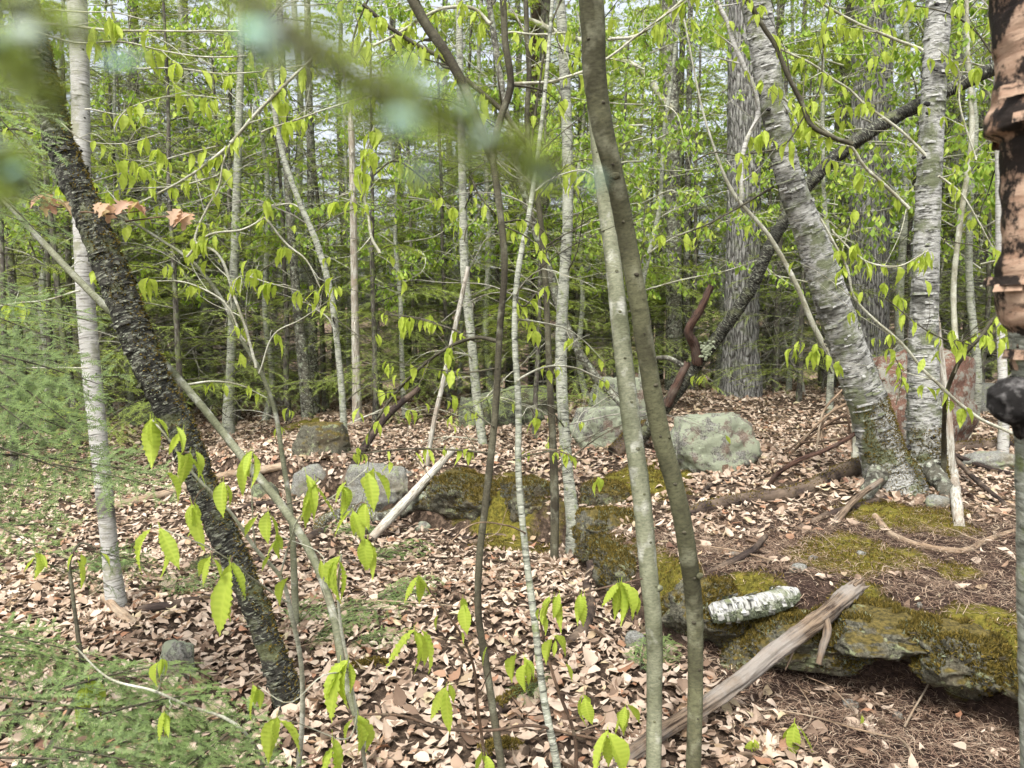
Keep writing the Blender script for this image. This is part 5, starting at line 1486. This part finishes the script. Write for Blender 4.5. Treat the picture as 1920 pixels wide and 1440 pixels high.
LOGS = [
 ('tree_root', 'thin tan root curving over the moss right of the ledge', [(1640, 972, 12), (1690, 1015, 12), (1740, 1030, 13), (1795, 1037, 13), (1850, 1016, 11), (1912, 994, 8)], 'tan_stick', 'root'),
 ('rotten_log', 'dark rotten log running along the plateau edge towards the birch base', [(1282, 970, 22), (1340, 955, 26), (1400, 944, 26), (1500, 928, 26), (1560, 902, 32), (1650, 878, 40)], 'rotten_wood', 'log'),
 ('fallen_pole', 'long tan fallen pole in the leaves behind the leaning black birch', [(656, 842, 12), (520, 880, 15), (420, 897, 16), (330, 926, 17), (212, 956, 18)], 'tan_stick', 'log'),
 ('gnarled_root', 'gnarled grey root winding below the large grey boulder', [(596, 1010, 16), (615, 982, 26), (665, 968, 28), (715, 980, 26), (760, 962, 26), (805, 940, 26), (855, 956, 18)], 'lichen_bark', 'root'),
 ('exposed_root', 'dark glossy root twisting down from the slim grey birch', [(1078, 1003, 18), (1103, 1020, 22), (1110, 1062, 22), (1102, 1110, 20), (1108, 1150, 20), (1095, 1186, 22), (1066, 1216, 26)], 'rotten_wood', 'root'),
 ('fallen_branch', 'dark wet branch in the litter behind the black birch foot', [(470, 1062, 14), (540, 1035, 18), (602, 1004, 20)], 'rotten_wood', 'log'),
 ('stick', 'tan stick propped at the foot of the slim white birch', [(196, 1140, 14, 0.05), (225, 1160, 18, 0.02), (256, 1176, 16)], 'tan_stick', 'stick'),
 ('stick', 'short brown stick beside the upright lichen-speckled rock', [(352, 1228, 12), (382, 1205, 14), (412, 1184, 12)], 'tan_stick', 'stick'),
 ('rotten_log', 'blackened wood chunk in the litter between the two thin saplings', [(930, 1340, 30), (965, 1318, 34), (1005, 1285, 26)], 'rotten_wood', 'log'),
 ('rotten_log', 'black rotten wood at the bottom edge by the central sapling foot', [(900, 1428, 34), (950, 1412, 36), (985, 1420, 30)], 'rotten_wood', 'log'),
 ('rotten_log', 'small black rotten piece under the leaves left of the central sapling', [(660, 1262, 22), (700, 1254, 24), (730, 1252, 16)], 'rotten_wood', 'log'),
 ('mossy_log', 'black mossy log in front of the red-brown boulder', [(1752, 848, 22), (1830, 846, 26), (1925, 830, 28)], 'rotten_wood', 'log'),
 ('stick', 'bleached stick leaning by the foot of the double birch', [(1778, 868, 14, 0.08), (1788, 920, 18, 0.04), (1798, 994, 20)], 'bleached_wood', 'stick'),
 ('stick', 'dark thin stick right of the bleached one', [(1768, 862, 8, 0.1), (1850, 930, 10, 0.03), (1905, 965, 9)], 'rotten_wood', 'stick'),
 ('stump', 'low mossy dark stump left of the lichen-covered boulder', [(1150, 858, 28), (1178, 848, 34, 0.06), (1215, 828, 28, 0.1)], 'rotten_wood', 'stump'),
 ('stick', 'small dark forked stick on the ledge right of the beech pair', [(1325, 1078, 10), (1385, 1058, 14, 0.02), (1435, 1018, 9, 0.03)], 'rotten_wood', 'stick'),
 ('stick', 'short tan stick on the bank near the grey birch foot', [(1085, 968, 10), (1120, 963, 13), (1165, 975, 9)], 'tan_stick', 'stick'),
 ('stick', 'brown half-buried stick in the litter by the ledge corner', [(1140, 1262, 14), (1165, 1250, 16), (1200, 1246, 12)], 'tan_stick', 'stick'),
 ('fallen_branch', 'dark fallen branch in the leaves right of the black birch', [(540, 1130, 10), (590, 1118, 14), (640, 1098, 10)], 'tan_stick', 'log'),
 ('fallen_branch', 'dead branch across the litter below the slim white birch', [(260, 1148, 16), (330, 1140, 20), (400, 1128, 18), (450, 1130, 12)], 'rotten_wood', 'log'),
 ('fallen_branch', 'curved dark branch in the litter left of the exposed root', [(985, 1246, 9), (1020, 1222, 12), (1060, 1218, 12), (1118, 1200, 7)], 'rotten_wood', 'log'),
 ('fallen_branch', 'thin dark branch along the foot of the mossy bank', [(832, 1000, 6), (880, 1012, 9), (930, 1006, 9), (1000, 1022, 6)], 'rotten_wood', 'log'),
 ('fallen_branch', 'forked dark branch lying below the birch base', [(1490, 996, 8), (1545, 972, 13), (1600, 956, 14), (1660, 938, 12)], 'rotten_wood', 'log'),
 ('fallen_branch', 'dark stick across the leaves right of the beech pair', [(1330, 1012, 6), (1390, 996, 9), (1440, 992, 9), (1500, 1004, 5)], 'rotten_wood', 'log'),
 ('fallen_branch', 'upper of two dark branches right of the birch base', [(1785, 868, 9, 0.06), (1850, 888, 11, 0.03), (1925, 898, 9)], 'rotten_wood', 'log'),
 ('fallen_branch', 'lower of two dark branches right of the birch base', [(1770, 900, 8, 0.04), (1840, 945, 11), (1910, 968, 10)], 'rusty_wood', 'log'),
 ('fallen_branch', 'pale stick on the slope left of the leaning black birch', [(225, 1014, 7), (300, 1002, 9), (385, 985, 8)], 'tan_stick', 'log'),
 ('fallen_branch', 'long thin stick at the left below the hemlock boughs', [(0, 1092, 7), (80, 1078, 9), (170, 1058, 8), (262, 1050, 5)], 'tan_stick', 'log'),
 ('fallen_branch', 'dark curved branch behind the rotten log near the boulder', [(1305, 938, 6), (1345, 908, 9), (1420, 893, 8)], 'rotten_wood', 'log'),
 ('fallen_branch', 'brown branch half under leaves left of the thin central sapling', [(700, 1225, 10), (760, 1205, 13), (830, 1200, 9)], 'tan_stick', 'log'),
 ('fallen_branch', 'brown stick at the bottom between the thin saplings', [(960, 1385, 10), (1010, 1372, 13), (1070, 1352, 9)], 'weathered_wood', 'log'),
 ('fallen_branch', 'grey stick in the hollow below the large grey boulder', [(560, 1085, 8), (630, 1062, 11), (700, 1052, 8)], 'weathered_wood', 'log'),
 ('fallen_branch', 'dark branch lying in the leaves behind the gnarled root', [(430, 960, 9), (500, 948, 13), (560, 955, 10)], 'rotten_wood', 'log'),
 ('fallen_branch', 'reddish fallen branch among thin trunks at the left edge', [(0, 850, 12), (70, 838, 12), (150, 858, 10)], 'rusty_wood', 'log'),
 ('fallen_branch', 'broken rusty branch by the dark boulder behind the black birch', [(190, 745, 10, 0.3), (250, 760, 12, 0.2), (290, 790, 12)], 'rusty_wood', 'log'),
]
for i, (nm, lab, pts, mat, cat) in enumerate(LOGS):
    t, c, r, V = log(nm, lab, pts, mat, cat, seed=300 + i, rough=0.006, freq=24, fz=0.5)
    if nm in ('mossy_log', 'stump', 'rotten_log', 'gnarled_root'): trunk_moss(t, V, 3500, (0, -0.2, 1), 'moss', 0, 1, 0.012, 0.25)
log('black_stick', 'black charred pole leaning across the mid distance left of centre', [(786, 728, 6.6, 10), (735, 770, 6.5, 14), (700, 812, 6.3, 15), (668, 865, 6.1, 16), (640, 912, 5.9, 15)], 'rotten_wood', 'stick', False, rough=0.003)
log('pale_pole', 'thin pale pole leaning upright left of the central sapling', [(878, 500, 5.6, 8), (852, 620, 5.6, 9), (830, 720, 5.6, 9), (812, 800, 5.6, 9), (800, 872, 5.6, 10)], 'bleached_wood', 'stick', False, rough=0.001)
log('pale_pole', 'pale barkless pole slanting over the gnarled root', [(850, 842, 6.1, 12), (780, 920, 5.7, 18), (735, 968, 5.4, 19), (696, 1010, 5.2, 16)], 'bleached_wood', 'stick', False, rough=0.002)
log('bent_branch', 'dark bent dead branch arching above the leaves left of the birch base', [(1438, 915, 5.0, 10), (1462, 885, 4.9, 9), (1492, 866, 4.85, 9), (1560, 838, 4.9, 8), (1612, 802, 5.0, 7), (1625, 780, 5.0, 5)], 'rusty_wood', 'stick', False, rough=0.002)
log('dead_branch', 'tan dead branch reaching from the birch base over the moss', [(1652, 900, 4.7, 10), (1600, 940, 4.5, 12), (1570, 975, 4.35, 14), (1548, 1000, 4.3, 12)], 'weathered_wood', 'stick', False, rough=0.003)
# brush pile behind the birch
for i, (a, b, c0) in enumerate([((1640, 760), (1560, 790), (1460, 870)), ((1620, 742), (1560, 772), (1490, 840)), ((1600, 790), (1540, 800), (1470, 850)), ((1580, 730), (1545, 770), (1530, 850)),
                                ((1650, 800), (1590, 820), (1500, 830)), ((1570, 760), (1540, 800), (1550, 860)), ((1610, 690), (1590, 760), (1600, 850))]):
    log('brush_stick', ['longest stick of the brush pile left of the birch base', 'tan stick second from the top of the brush pile', 'reddish stick low in the brush pile by the birch', 'short tan stick standing steeply in the brush pile', 'lowest nearly level stick of the brush pile', 'steep tan stick in the middle of the brush pile', 'tallest upright stick of the brush pile by the birch'][i], [(*a, 5.9, 5), (*b, 5.8, 5), (*c0, 5.7, 4)], 'tan_stick' if i % 2 else 'red_twig_bark', 'stick', False, seg=6, step=0.04, rough=0, group='sticks of the brush pile', seed=i)

for lab, px, py, w, h in [('pale grey stone chip on the moss, largest of the chips', 1502, 1076, 38, 20), ('small stone chip touching the largest chip', 1527, 1054, 20, 14), ('lone pale stone chip in the middle of the moss', 1618, 1046, 24, 14),
                          ('tiny white stone on the needles below the moss', 1726, 1140, 14, 12), ('flat pale chip near the right edge of the needle bed', 1808, 1172, 24, 12), ('flat leaf-grey chip by the dark forked stick', 1380, 1046, 30, 10),
                          ('small grey stone on the soil in front of the cavity', 1686, 1350, 22, 16), ('low grey stone half buried in front of the ledge', 1600, 1330, 34, 14), ('round stone in front of the moss by the birch log', 1482, 1098, 20, 14)]:
    rock('small_rock', lab, px, py, w, h, 'grey_granite', px, sub=3)

# ------------------------------------------------------------------ foreground seedlings with big leaves
rng = np.random.default_rng(404)
SEED = []
def seedling(label, pts, mat, br=()):
    t, c, r, V = trunk_tree('beech_seedling', label, pts, mat, 10, 0.012, 0.0006, 30, 2, seed=int(pts[0][0]), ext=0, cat='seedling')
    SEED.append((t, c))
    for b in br:
        o, cc = branch(t, b[0], b[1], b[2], mat, 0)
        SEED.append((t, cc))
    return t
seedling('pale thin seedling in front of the black birch with large leaves at its bent tip', [(284, 786, 1.62, 3), (310, 815, 1.62, 4), (352, 876, 1.65, 5), (430, 958, 1.7, 6), (482, 1032, 1.75, 7), (526, 1082, 1.8, 8), (548, 1160, 1.85, 9), (564, 1240, 1.9, 9), (567, 1340, 1.95, 10), (560, 1440, 2.0, 11), (556, 1520, 2.0, 12)], 'pale_twig_bark',
    [([(526, 1082, 1.8), (545, 1010, 1.75), (562, 968, 1.7), (625, 930, 1.65), (690, 880, 1.65)], 5, 2), ([(540, 1130, 1.83), (480, 1088, 1.7), (430, 1055, 1.6), (380, 1026, 1.55), (325, 1000, 1.5), (290, 985, 1.5)], 5, 2),
     ([(482, 1030, 1.75), (470, 930, 1.7), (470, 850, 1.65)], 4, 2), ([(352, 876, 1.65), (330, 850, 1.6), (318, 880, 1.6)], 3, 2), ([(620, 932, 1.66), (665, 960, 1.65), (690, 1000, 1.65)], 3, 2)])
seedling('slim seedling at the bottom left of centre with broad hanging leaves', [(640, 1040, 1.7, 4), (634, 1100, 1.72, 5), (640, 1180, 1.75, 6), (652, 1240, 1.78, 6), (668, 1340, 1.8, 7), (685, 1440, 1.85, 8), (690, 1520, 1.9, 9)], 'pale_twig_bark',
    [([(655, 1260, 1.78), (600, 1270, 1.7), (540, 1320, 1.65), (480, 1285, 1.65)], 4, 2), ([(668, 1340, 1.8), (640, 1390, 1.6), (560, 1360, 1.55), (520, 1348, 1.5)], 4, 2), ([(640, 1180, 1.75), (600, 1090, 1.75), (605, 1050, 1.75), (525, 1005, 1.75)], 3, 2)])
seedling('thin red-stemmed seedling left of the central sapling', [(785, 1078, 1.9, 3), (830, 1140, 1.92, 4), (862, 1185, 1.95, 5), (888, 1250, 2.0, 5), (896, 1330, 2.05, 6), (908, 1420, 2.1, 7), (912, 1500, 2.1, 8)], 'red_twig_bark',
    [([(850, 1165, 1.94), (862, 1140, 1.9), (866, 1118, 1.9)], 3, 2), ([(870, 1205, 1.96), (820, 1195, 1.8), (780, 1180, 1.7)], 3, 2), ([(890, 1270, 2.0), (860, 1280, 1.9), (840, 1285, 1.85)], 3, 2),
     ([(895, 1300, 2.02), (930, 1250, 1.9), (975, 1230, 1.8)], 3, 2), ([(905, 1400, 2.08), (912, 1410, 1.9), (910, 1415, 1.8)], 3, 2)])
seedling('low twiggy seedling with a row of leaves before the ledge corner', [(1205, 1085, 2.2, 3), (1150, 1098, 2.2, 4), (1090, 1112, 2.2, 4), (1040, 1125, 2.25, 5), (1015, 1160, 2.35, 5), (1025, 1220, 2.4, 6), (1045, 1290, 2.4, 6), (1075, 1370, 2.4, 6)], 'red_twig_bark',
    [([(1028, 1230, 2.4), (1035, 1205, 2.3), (1040, 1195, 2.25)], 3, 2), ([(1050, 1300, 2.4), (1075, 1300, 2.3), (1095, 1305, 2.2)], 3, 2), ([(1065, 1350, 2.4), (1120, 1340, 2.2), (1170, 1322, 2.1)], 3, 2), ([(1075, 1365, 2.4), (1110, 1370, 2.0), (1140, 1372, 1.8)], 3, 2)])
seedling('dark wiry seedling with bent stem at the lower left', [(182, 1030, 2.0, 3), (152, 1018, 1.98, 4), (134, 1042, 1.95, 6), (136, 1110, 1.92, 7), (146, 1190, 1.9, 8), (153, 1250, 1.88, 9), (147, 1295, 1.86, 10), (110, 1370, 1.84, 10), (74, 1440, 1.82, 10), (60, 1490, 1.8, 11)], 'dark_twig_bark',
    [([(134, 1050, 1.95), (100, 1040, 1.95), (75, 1040, 1.95)], 3, 2), ([(150, 1280, 1.87), (158, 1275, 1.8), (166, 1278, 1.75)], 3, 2)])
seedling('long arching pale twig-like seedling over the lower left hemlock', [(140, 1212, 1.75, 3), (205, 1272, 1.75, 4), (290, 1296, 1.75, 5), (350, 1322, 1.78, 5), (425, 1348, 1.8, 6), (480, 1402, 1.85, 7), (500, 1500, 1.9, 8)], 'pale_twig_bark',
    [([(290, 1296, 1.75), (305, 1260, 1.7), (306, 1236, 1.7)], 3, 2), ([(320, 1310, 1.76), (318, 1325, 1.65), (312, 1334, 1.6)], 3, 2)])
seedling('tiny seedling with two leaf pairs on the needle bed at the bottom right', [(1490, 1352, 2.62, 2), (1470, 1375, 2.63, 3), (1440, 1392, 2.64, 3), (1412, 1384, 2.62, 3), (1420, 1430, 2.62, 3), (1430, 1450, 2.62, 3)], 'red_twig_bark')
seedling('single-leaf seedling on the needle bed right of the tiny paired one', [(1610, 1334, 2.8, 2), (1612, 1360, 2.8, 3), (1614, 1375, 2.8, 3)], 'red_twig_bark')
branch_arch = trunk_tree('arching_twig', 'long pinkish twig arching low over the leaves at the bottom', [(600, 1372, 2.2, 4), (660, 1345, 2.2, 5), (745, 1341, 2.25, 5), (830, 1366, 2.3, 6), (915, 1370, 2.3, 6), (990, 1360, 2.35, 6), (1070, 1376, 2.4, 6), (1130, 1388, 2.45, 6), (1170, 1400, 2.6, 6)], 'red_twig_bark', 8, 0.015, 0, seed=17, ext=0, cat='twig')

BIG = [(285,785,70,3),(335,800,60,2),(330,850,70,1),(355,850,60,2),(320,885,75,1),(470,850,75,3),(420,905,65,3),(490,960,60,2),(590,895,80,3),(645,905,60,2),(690,880,75,2),(660,960,65,3),(685,1005,60,2),(360,945,80,2),(290,990,85,2),
  (430,1060,100,2),(395,1050,50,2),(525,1005,55,2),(510,1040,50,1),(640,1045,90,2),(605,1050,40,1),(75,1042,50,2),(145,1045,45,2),(180,1040,40,1),(165,1280,70,2),(310,1335,75,2),(305,1238,45,2),(480,1285,60,2),(520,1350,90,2),(650,1240,90,3),
  (665,1345,85,2),(625,1390,90,2),(780,1180,80,3),(785,1080,50,2),(865,1120,50,2),(825,1160,40,1),(860,1175,35,1),(840,1285,70,2),(975,1232,75,3),(920,1215,45,1),(1040,1120,55,3),(1090,1115,60,2),(1160,1090,70,4),(1185,1110,50,2),
  (1020,1145,40,2),(1035,1195,50,2),(1095,1305,50,2),(1170,1325,60,3),(1140,1375,95,2),(910,1415,60,2),(1060,1250,40,1),(1410,1385,45,2),(1490,1355,60,2),(1610,1335,35,1),(690,945,50,2),(540,1080,45,1)]
def topx(p):
    v = np.asarray(p) - [0, 0, CAMZ]
    f = v[..., 1] * math.cos(PITCH) - v[..., 2] * math.sin(PITCH); u = v[..., 1] * math.sin(PITCH) + v[..., 2] * math.cos(PITCH)
    return 960 + FPX * v[..., 0] / f, 720 - FPX * u / f
for px, py, ln, n in BIG:
    best = None
    for t, c in SEED:
        x, y = topx(c); k = np.argmin(np.hypot(x - px, y - py)); dd = math.hypot(x[k] - px, y[k] - py)
        if best is None or dd < best[0]: best = (dd, t, c[k])
    dd, t, q = best
    p = P(px, py, q[1] - 0.02)
    if dd > 6:
        g = Geo(); sweep(g, [q, (p + q) / 2 + [0, 0, 0.012], p], [0.0014, 0.0012, 0.0010], 5, 0.015, seed=px, wob=0.003)
        g.build('twig', 'red_twig_bark', t)
    cluster(t, p, n + (1 if n > 1 else 0), ln * p[1] / FPX * 1.12, LEAF_NEAR, spread=0.5)

# ------------------------------------------------------------------ near hemlock boughs
HL = thing('hemlock_sapling', 'low hemlock sapling whose flat sprays fill the lower left corner', 'sapling', (-1.45, 1.55, float(zg(-1.45, 1.55))))
g = Geo(); sweep(g, [(-1.45, 1.55, -0.1), (-1.43, 1.57, 0.4), (-1.46, 1.6, 0.95), (-1.45, 1.6, 1.3)], [0.012, 0.011, 0.008, 0.003], 10, 0.03, 0.001, 20, 5); g.build('trunk', 'hemlock_bark', HL)
UP = np.array([0, -0.3, 1.0])
for a, b, d0, d1 in [((-90, 1175), (190, 1215), 1.75, 1.85), ((-80, 1215), (150, 1190), 1.8, 2.0), ((-60, 1300), (330, 1330), 1.65, 1.7), ((20, 1440), (420, 1330), 1.6, 1.75), ((-60, 1420), (310, 1410), 1.55, 1.6), ((180, 1480), (520, 1400), 1.6, 1.75),
                     ((280, 1490), (470, 1310), 1.65, 1.85), ((80, 1290), (350, 1240), 1.75, 1.95), ((-40, 1350), (230, 1300), 1.6, 1.7), ((100, 1400), (380, 1440), 1.55, 1.6), ((-60, 1260), (120, 1290), 1.7, 1.75), ((150, 1340), (420, 1290), 1.7, 1.85), ((400, 1480), (560, 1420), 1.7, 1.75), ((-80, 1480), (200, 1460), 1.5, 1.55)]:
    for rep_ in range(2 if rng.random() < 0.35 else 1): put_bough(HL, P(a[0] + 40 * rep_, a[1] + rng.normal() * 25 * rep_, d0 - 0.06 * rep_), P(b[0] + 30 * rep_, b[1] + rng.normal() * 30 * rep_, d1 + 0.08 * rep_), UP + rng.normal(size=3) * 0.12, BOUGH_NEAR, 0.5, 0.9 + 0.3 * rng.random())
HM = thing('hemlock_sapling', 'hemlock with layered drooping boughs reaching in from the left edge', 'sapling', (-2.05, 2.55, float(zg(-2.05, 2.55))))
g = Geo(); sweep(g, [(-2.05, 2.55, -0.1), (-2.03, 2.57, 0.8), (-2.06, 2.56, 1.8), (-2.05, 2.6, 3.2)], [0.035, 0.03, 0.022, 0.01], 14, 0.03, 0.002, 20, 5); g.build('trunk', 'hemlock_bark', HM)
for a, b, d0, d1 in [((-120, 560), (120, 620), 2.6, 2.5), ((-120, 640), (190, 690), 2.6, 2.45), ((-120, 620), (150, 770), 2.6, 2.4), ((-110, 500), (90, 550), 2.6, 2.6), ((-120, 720), (160, 790), 2.6, 2.5), ((-110, 690), (90, 800), 2.5, 2.3), ((-60, 850), (290, 850), 2.5, 2.45), ((-100, 810), (210, 890), 2.5, 2.3),
                     ((100, 870), (330, 905), 2.4, 2.3), ((-100, 900), (110, 900), 2.4, 2.25), ((-90, 950), (90, 1010), 2.3, 2.1), ((-80, 1000), (130, 960), 2.3, 2.2), ((-100, 560), (200, 580), 2.9, 2.9), ((-110, 740), (120, 700), 2.7, 2.7), ((-100, 130), (60, 250), 2.3, 2.1), ((-90, 220), (70, 330), 2.2, 2.0), ((-90, 300), (80, 400), 2.3, 2.1), ((-60, 380), (110, 430), 2.5, 2.5),
                     ((-100, 640), (230, 740), 2.9, 3.1), ((-100, 780), (240, 840), 2.9, 3.0), ((60, 1050), (230, 1090), 2.5, 2.6), ((150, 1030), (330, 1060), 2.7, 2.8)]:
    put_bough(HM, P(*a, d0), P(*b, d1), UP + rng.normal(size=3) * 0.15, BOUGH_NEAR if d1 < 2.2 else BOUGH_MID, 0.5 if d1 < 2.2 else 0.6, 0.85 + 0.3 * rng.random())
for i, (px, py, qx, qy) in enumerate([(700, 1060, 780, 1040), (700, 1140, 770, 1120), (660, 1215, 730, 1235), (1200, 1270, 1240, 1235), (590, 1200, 650, 1180), (300, 1115, 370, 1105), (610, 1160, 690, 1175), (360, 1060, 420, 1070), (700, 1010, 640, 1000), (220, 1080, 170, 1060), (540, 1190, 590, 1170), (1010, 1290, 990, 1310)]):
    p0 = G(px, py) + [0, 0, 0.03]; p1 = G(qx, qy) + [0, 0, 0.10]
    t = thing('hemlock_seedling', 'tiny flat hemlock sprig ' + ['in the leaves below the gnarled root', 'left of the central sapling, above the brown branch', 'beside the small black rotten piece', 'at the foot of the small grey rock by the ledge', 'right of the leaning black birch', 'between the slim white birch and the black birch', 'behind the smooth leaning sapling foot', 'just left of the leaning black birch', 'directly under the gnarled root end', 'left of the slim white birch foot', 'touching the foot of the black birch', 'between the two thin central saplings'][i], 'seedling', p0, 'hemlock sprigs in the leaf litter')
    for k in range(3):
        put_bough(t, p0, p1 + rng.normal(size=3) * [0.09, 0.09, 0.03], np.array([0, -0.2, 1]), BOUGH_NEAR, 0.5, 1.1)

# ------------------------------------------------------------------ out-of-focus lichen twigs right before the lens
rng = np.random.default_rng(303)
def lens_twig(label, pts, r0, n_l, n_n):
    p3 = trace(pts)
    t = thing('lichen_twig', label, 'twig', p3[0])
    g = Geo(); c, r, V = sweep(g, p3, [r0 * (1 - 0.6 * i / (len(p3) - 1)) for i in range(len(p3))], 8, 0.003, 0.0003, 300, 3)
    g.build('stem', 'dark_twig_bark', t)
    lg_ = Geo()
    for i in range(n_l):
        k = rng.integers(len(c)); knob(lg_, c[k] + rng.normal(size=3) * 0.0022, rng.normal(size=3), 0.0008 + 0.0016 * rng.random(), i)
    o = lg_.build('lichen', 'teal_lichen', t); o['kind'] = 'stuff'
    out = []
    for i in range(n_n):
        k = rng.integers(2, len(c) - 2); ax = c[k + 1] - c[k]; ax = ax / np.linalg.norm(ax)
        d_ = ax * 0.6 + rng.normal(size=3) * 0.6; d_ /= np.linalg.norm(d_)
        out.append((c[k][None], (c[k] + ax * 0.0016)[None], (c[k] + d_ * 0.008)[None], np.array([0.6])))
    ng_ = Geo(); add_needles(ng_, out); o = ng_.build('foliage', 'hemlock_needles', t, False); o['kind'] = 'stuff'
lens_twig('blurred lichen-crusted hemlock twig crossing the upper left before the lens', [(300, -180, 0.13), (430, -30, 0.105), (540, 60, 0.098), (650, 140, 0.095), (760, 190, 0.097), (880, 245, 0.102), (1000, 295, 0.108), (1060, 325, 0.11)], 0.0016, 60, 300)
lens_twig('blurred pale twig at the very top left before the lens', [(-60, -60, 0.12), (40, 20, 0.115), (130, 62, 0.115), (215, 92, 0.12)], 0.0011, 8, 40)
lens_twig('blurred pale twig lower of the two at the left edge', [(-80, 60, 0.12), (20, 130, 0.115), (80, 170, 0.115), (135, 205, 0.12)], 0.0011, 7, 80)
lens_twig('short blurred twig tip poking in at the left edge below the others', [(-90, 270, 0.12), (-10, 320, 0.12), (60, 365, 0.122)], 0.001, 8, 60)

# leaves drifted against rocks and trunk feet
dg = Geo()
for (cx, cy, rx, ry, hgt) in DRIFT:
    n = int(60 + 260 * (rx + ry))
    a = rng.random(n) * 6.283; q = 1.0 + 0.35 * rng.random(n) ** 1.5
    x = cx + np.cos(a) * (rx * q + 0.02); y = cy + np.sin(a) * (ry * q + 0.02)
    keep = rng.random(n) < np.clip(lit_mask(x, y) + 0.1, 0, 1)
    for xi, yi, ai, qi in zip(x[keep], y[keep], a[keep], q[keep]):
        sz_ = 0.035 + 0.05 * rng.random()
        nz_ = np.array([math.cos(ai) * 0.5, math.sin(ai) * 0.5, 0.8]) + rng.normal(size=3) * 0.3
        xd_, yd_, nz_ = frame(rng.normal(size=3), nz_)
        Vt, Ft = TPL[1][rng.integers(6)]
        p = np.array([xi, yi, float(zg(xi, yi)) + 0.012 + hgt * (1.35 - qi) / 0.35 * rng.random()])
        dg.add(p + sz_ * (Vt[:, 0:1] * xd_ + Vt[:, 1:2] * yd_ + Vt[:, 2:3] * nz_), Ft)
tag(dg.build('leaf_drift', 'dead_leaf', ground), 'dead leaves banked against rocks and trunk feet', kind='stuff')
settle_labels()
